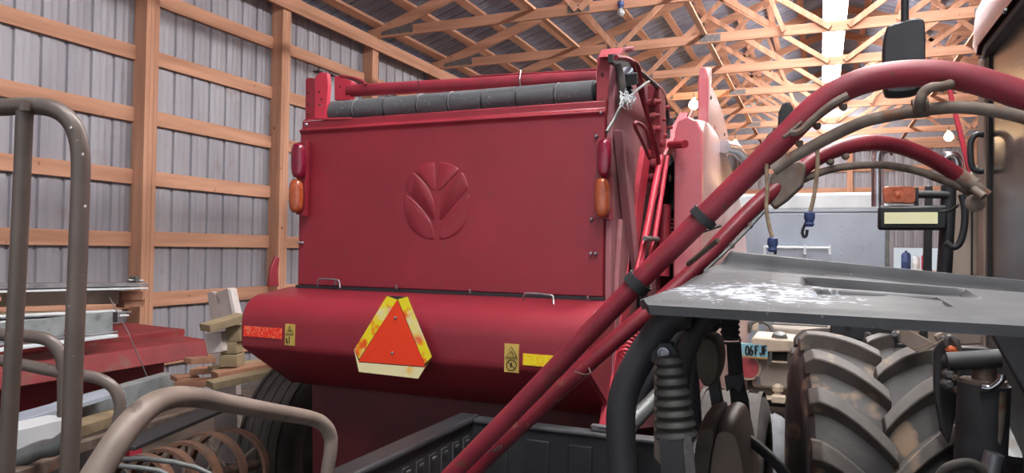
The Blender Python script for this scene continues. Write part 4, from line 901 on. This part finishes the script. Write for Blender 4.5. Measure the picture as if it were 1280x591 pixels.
# ---------------------------------------------------------------- red beams beside the baler
def ybeam(name, x_px, y_top, y_bot, X, w, y0, m, label, cat, group=None, skew=0):
    a, b = PX(x_px, y_top, X), PX(x_px, y_bot, X)
    o = MB().prism([(X, a.y, a.z), (X-w, a.y, a.z+skew), (X-w, a.y, b.z), (X, a.y, b.z)], (0, y0-a.y, 0)).build(name, m, None, .006)
    return tag(o, label, cat, group)
REDB = mat('beam_red_paint', (132,38,42), (112,34,38), .6, scale=4, c3=(110,72,62), s3=6, t3=(.56,.75))
ibm = thing('implement_frame', (-5.0, 4, 0), 'red painted steel implement frame, a stepped beam behind the grey railings', 'farm implement')
a, b, c = PX(257,411,-5.3), PX(257,424,-4.9), PX(257,444,-4.9)
z1, z2, z3, ye = a.z, b.z, c.z, b.y
MB().prism([(-4.9,ye,z2),(-5.25,ye,z2+.02),(-5.25,ye,z3),(-4.86,ye,z3)], (0,-3.6,0)).build('lower_beam', REDB, ibm, .008)
zt = PX(257,402,-5.6).z
MB().prism([(-5.25,ye+.1,z1+.03),(-6.0,ye+.1,zt+.02),(-6.0,ye+.1,z1-.08),(-5.25,ye+.1,z1-.03)], (0,-3.7,0)).build('upper_beam', REDB, ibm, .008)
MB().box((-5.2,ye-.15,z3-.45), (-5.9,1.3,z2-.04)).build('inner_frame', RED, ibm, .02)
for y in (ye-.4, ye-2.4): MB().box((-5.3,y,0), (-5.5,y+.12,z3-.4)).build('leg', RED, ibm)
for y in (3.15,): MB().lathe([(.004,0),(.02,.003),(.018,.02)], (-5.19,y,z3-.2), (1,0,0), 8).build('bolt', STEEL, ibm)
MB().tube([PX(137,372,-4.6), PX(160,415,-4.6), PX(185,473,-4.6)], .004, 6).build('guy_wire', STEEL, ibm)

CHAN = mat('grey_primed_channel', (146,152,154), (122,128,130), .55, .1, scale=6, c3=(108,112,108), s3=12, t3=(.58,.7))
# rack of steel trim along the wall
rk = thing('trim_rack', (-6.5, 4.0, 0), 'pile of long grey steel trim lengths along the wall', 'rack of steel trim')
def trim(x0, y0, x1, y1, X, w, h, m, nm='trim_length'):
    a, b = PX(x0, y0, X), PX(x1, y1, X)
    MB().bar(a, b, w, h, (0,0,1)).build(nm, m, rk, .003)
trim(-60,357,170,355, -6.3, .35, .030, STEEL)
trim(-60,365,172,359.5, -6.2, .30, .016, ALUW)
trim(-60,375,148,371, -6.25, .02, .13, BEIGE)
trim(-60,398,150,389, -6.0, .30, .014, STEEL)
trim(-60,404,148,393, -5.95, .28, .014, ALUW)
trim(-60,394,120,391, -6.2, .30, .03, WG)
trim(-60,425,140,401, -5.0, .02, .15, CHAN)
trim(-60,444,142,419, -4.9, .10, .022, ALUW)
trim(-60,436,142,414, -4.96, .10, .014, STEEL)
trim(-60,398,147,388, -5.05, .10, .012, ALUW)
for y in (2.2, 3.5):
    for X in (-6.7, -6.0, -4.95): MB().box((X,y,0), (X+.07,y+.07,E(-.52 if X < -5 else -.89))).build('rack_post', WZ, rk)
    for z in (-.42,-.62,-.88): MB().box((-6.8,y,E(z)-.03), (-4.85 if z < -.5 else -5.8,y+.06,E(z))).build('rack_arm', WX, rk)
MB().box(PX(129,390,-5.8), PX(140,402,-5.88)).build('clamp', BLK, rk, .01)
wv = thing('bench_vise', PX(167,358,-6.4), 'small grey steel clamp on the end of the trim lengths by the post', 'clamp')
MB().box(PX(161,345,-6.45), PX(175,353,-6.35)).build('jaw', DSTEEL, wv, .008)
MB().box(PX(163,353,-6.42), PX(171,358,-6.36)).build('base', BLKM, wv, .004)
MB().tube([PX(160,350,-6.38), PX(179,351,-6.38)], .012, 8).build('screw', STEEL, wv)
tag(MB().bar(PX(146,369.5,-6.3), PX(173,369.5,-6.3), .14, .09).build('wood_block', WP, None, .004), 'short wooden block tied under the steel trim beside the post', 'wood block')
tag(MB().bar(PX(150,380,-6.3), PX(176,378,-6.3), .12, .07).build('wood_block', WP, None, .004), 'reddish wooden block below the tied block beside the post', 'wood block')

# grey channels lying in front of the red beams
def bar_thing(name, a, b, Ta, Tb, w, h, m, label, cat, up=(0,0,1), bev=.004, group=None):
    return tag(MB().bar(PT(*a, Ta), PT(*b, Tb), w, h, up).build(name, m, None, bev), label, cat, group)
bar_thing('steel_channel', (75,520), (210,478), 4.0, 5.4, .10, .15, CHAN, 'green-grey steel channel lying in front of the red beam', 'steel channel')
bar_thing('steel_channel', (-20,556), (78,532), 3.0, 3.5, .16, .10, ALUW, 'bright white metal channel low at the left edge', 'steel channel')
bar_thing('steel_channel', (-20,536), (142,490), 3.4, 4.3, .14, .03, ALU, 'thin pale metal strip above the bright white channel', 'steel channel')
bar_thing('wooden_plank', (60,548), (150,518), 3.5, 4.3, .14, .06, WG, 'weathered grey plank between the tall railing and the looped railing', 'plank')
bar_thing('wooden_plank', (60,570), (300,498), 3.1, 4.8, .05, .05, RUST, 'long brown bar slanting behind the arched railing', 'bar')
bar_thing('wooden_plank', (150,560), (296,500), 3.2, 4.3, .14, .02, BLKM, 'dark dusty plate under the arched railing', 'plate')
bar_thing('wooden_plank', (0,600), (80,572), 2.6, 3.0, .08, .05, RUST, 'brown bar in the bottom left corner', 'bar')
tag(MB().tube(spline([PT(x, y, 2.75) for x, y in [(-20,580),(20,574),(50,562),(70,558),(90,544)]], 5), .035, 14).build('corrugated_hose', DSTEEL), 'grey flexible hose bending between the two uprights', 'hose')
tag(MB().box((-4.4,3.2,0), (-3.3,4.9,.25)).build('timber_base', BLKM, None, .02), 'dark low skid base under the stacked lumber', 'skid')

# stacked lumber behind the rear hood
def board(px0, px1, T0, T1_, w, h, m, label, up=(0,0,1)):
    return tag(MB().bar(PT(*px0, T0), PT(*px1, T1_), w, h, up).build('lumber_board', m, None, .003), label, 'board', 'loose lumber beside the baler')
Tl = 4.9
board((262,481), (350,463), 4.6, 4.9, .14, .045, WG, 'greenish treated board, lowest of the lumber pile, ending at the front left')
board((268,469), (352,453), 4.75, 5.05, .14, .045, WP, 'reddish board second from the bottom of the lumber pile')
board((263,463), (352,450), 4.9, 5.2, .14, .045, WG, 'grey treated board third from the bottom with a white stapled tag on its end')
board((224,479), (268,477), 4.9, 4.9, .16, .04, WP, 'short reddish board sticking out left at the bottom of the pile')
board((217,473), (245,471), 5.1, 5.2, .16, .035, WP, 'short board end farthest left of the lumber pile')
board((243,463), (275,461), 5.1, 5.1, .16, .04, WP, 'brown board end in the middle of the lumber pile')
board((234,451), (278,448), 5.2, 5.4, .12, .04, WP, 'thin brown board on top of the left side of the lumber pile')
board((256,410), (303,396), 4.7, 4.9, .14, .05, WG, 'pale board slanting across the top of the wooden blocks')
def block(a, b, T, d, m, label):
    p, q = PT(*a, T), PT(*b, T); c = (p+q)/2; r = Vector((R_.x, R_.y, 0)).normalized(); w = abs((q-p).dot(r)); h = abs(p.z-q.z)
    return tag(MB().bar(c-r*w/2, c+r*w/2, d, h).build('wood_block', m, None, .005), label, 'wood block', 'wooden blocking under the board')
block((279,441.5), (301,457), 4.9, .14, WG, 'wooden block at the foot of the small blocking tower')
block((280,426), (300,441), 4.9, .13, WG, 'wooden block in the middle of the blocking tower')
block((286,406), (304,426), 4.9, .12, WG, 'wooden block at the top of the blocking tower')
tag(MB().prism([PT(256,417,4.8), PT(276,414,4.8), PT(279,439,4.8), PT(259,443,4.8)], Vector((.0,.06,0))).build('white_board', WW, None, .003), 'small white painted board end standing below the slanting board', 'board')
nb = MB().prism([PT(*a, 5.3) for a in ((259,366),(263,364),(267,366),(270,374),(273,381),(274,377),(270,366),(284,360),(292,399),(299,600),(270,600),(264,404))], Vector((0,.05,0))).build('notched_board', mat('grey_panel_offcut', (160,146,142), (146,132,128), .7), None, .002)
tag(nb, 'grey notched upright board leaning on the wall behind the lumber', 'board')
MB().prism([PT(284,360,5.29), PT(288,361,5.29), PT(296,399,5.29), PT(292,400,5.29)], Vector((0,.06,0))).build('white_edge', WW, nb)
tag(MB().prism([PX(336,358,-6.6), PX(339,335,-6.6), PX(345,320,-6.6), PX(350,322,-6.6), PX(348,340,-6.6), PX(349,358,-6.6)], (-.04,0,0)).build('red_tarp', RED, None, .01), 'dark red cloth hanging by the second wall post', 'cloth')

# ring roller under the arched railing
rr = thing('ring_roller', PT(240, 800, 3.4), 'row of rusty steel rings of a field roller at the bottom left', 'field roller')
MB().box((-4.7,2.45,.0), (-3.55,3.05,.60)).build('darkening_box', BLKM, rr, .02)  # plain dark box, added to darken the pale ground behind the rings
axd = (PT(300,560,4.0) - PT(190,600,3.2)).normalized()
for i, (x, y, T, R) in enumerate(((176,612,3.0,.145),(203,606,3.15,.16),(228,602,3.35,.185),(256,594,3.55,.21),(285,588,3.8,.22))):
    MB().lathe([(R-.015,-.028),(R,-.028),(R,.028),(R-.015,.028)], PT(x, y, T), axd, 40, closed=True).build('ring', RINGM, rr)
    cpt = PT(x, y, T); u = axd.orthogonal().normalized(); v = axd.cross(u)
    for k in range(4): a_ = k*math.pi/2+.4*i; MB().tube([cpt, cpt+(u*math.cos(a_)+v*math.sin(a_))*(R-.01)], .008, 6).build('spoke', RUST, rr)
MB().tube([PT(160,622,2.85), PT(320,580,4.2)], .03, 10).build('shaft', RUST, rr)

# ---------------------------------------------------------------- beyond the doorway
tag(MB().box((2.1,24.2,0), (3.4,24.9,1.45)).build('loading_platform', WW, None, .02), 'pale waist-high platform by the far doorway', 'platform')
for x, z0, w, h, m, lab in ((2.36,1.45,.26,.55,BLUE,'blue plastic jug on the platform by the far doorway'),(2.62,1.45,.20,.42,ALUW,'white plastic jug on the platform by the far doorway'),(2.88,1.45,.24,.50,BRT,'red plastic jug on the platform by the far doorway')):
    tag(MB().lathe([(w*.46,0),(w*.5,h*.04),(w*.5,h*.34),(w*.52,h*.36),(w*.5,h*.38),(w*.5,h*.75),(w*.36,h*.88),(w*.14,h*.92),(w*.14,h)], (x, 24.5, z0), (0,0,1), 20).build('plastic_jug', m), lab, 'jug')
# ================================================================ LIGHT
w = bpy.data.worlds.new('world'); bpy.context.scene.world = w; w.use_nodes = True
w.node_tree.nodes['Background'].inputs[0].default_value = (.86, .93, 1.0, 1); w.node_tree.nodes['Background'].inputs[1].default_value = 1.1
def area(name, loc, rot, sx, sy, e, col):
    L = bpy.data.lights.new(name, 'AREA'); L.shape = 'RECTANGLE'; L.size = sx; L.size_y = sy; L.energy = e; L.color = col
    o = bpy.data.objects.new(name, L); C.objects.link(o); o.location = loc; o.rotation_euler = rot; return o
area('open_door_daylight', (.5, -5.9, 3.0), (math.radians(78), 0, 0), 9, 4.5, 110, (.93,.96,1.0))
area('strip_light_glow', (XC, 10.5, E(4.93)), (0, 0, 0), .5, 27, 900, (1,.95,.90))
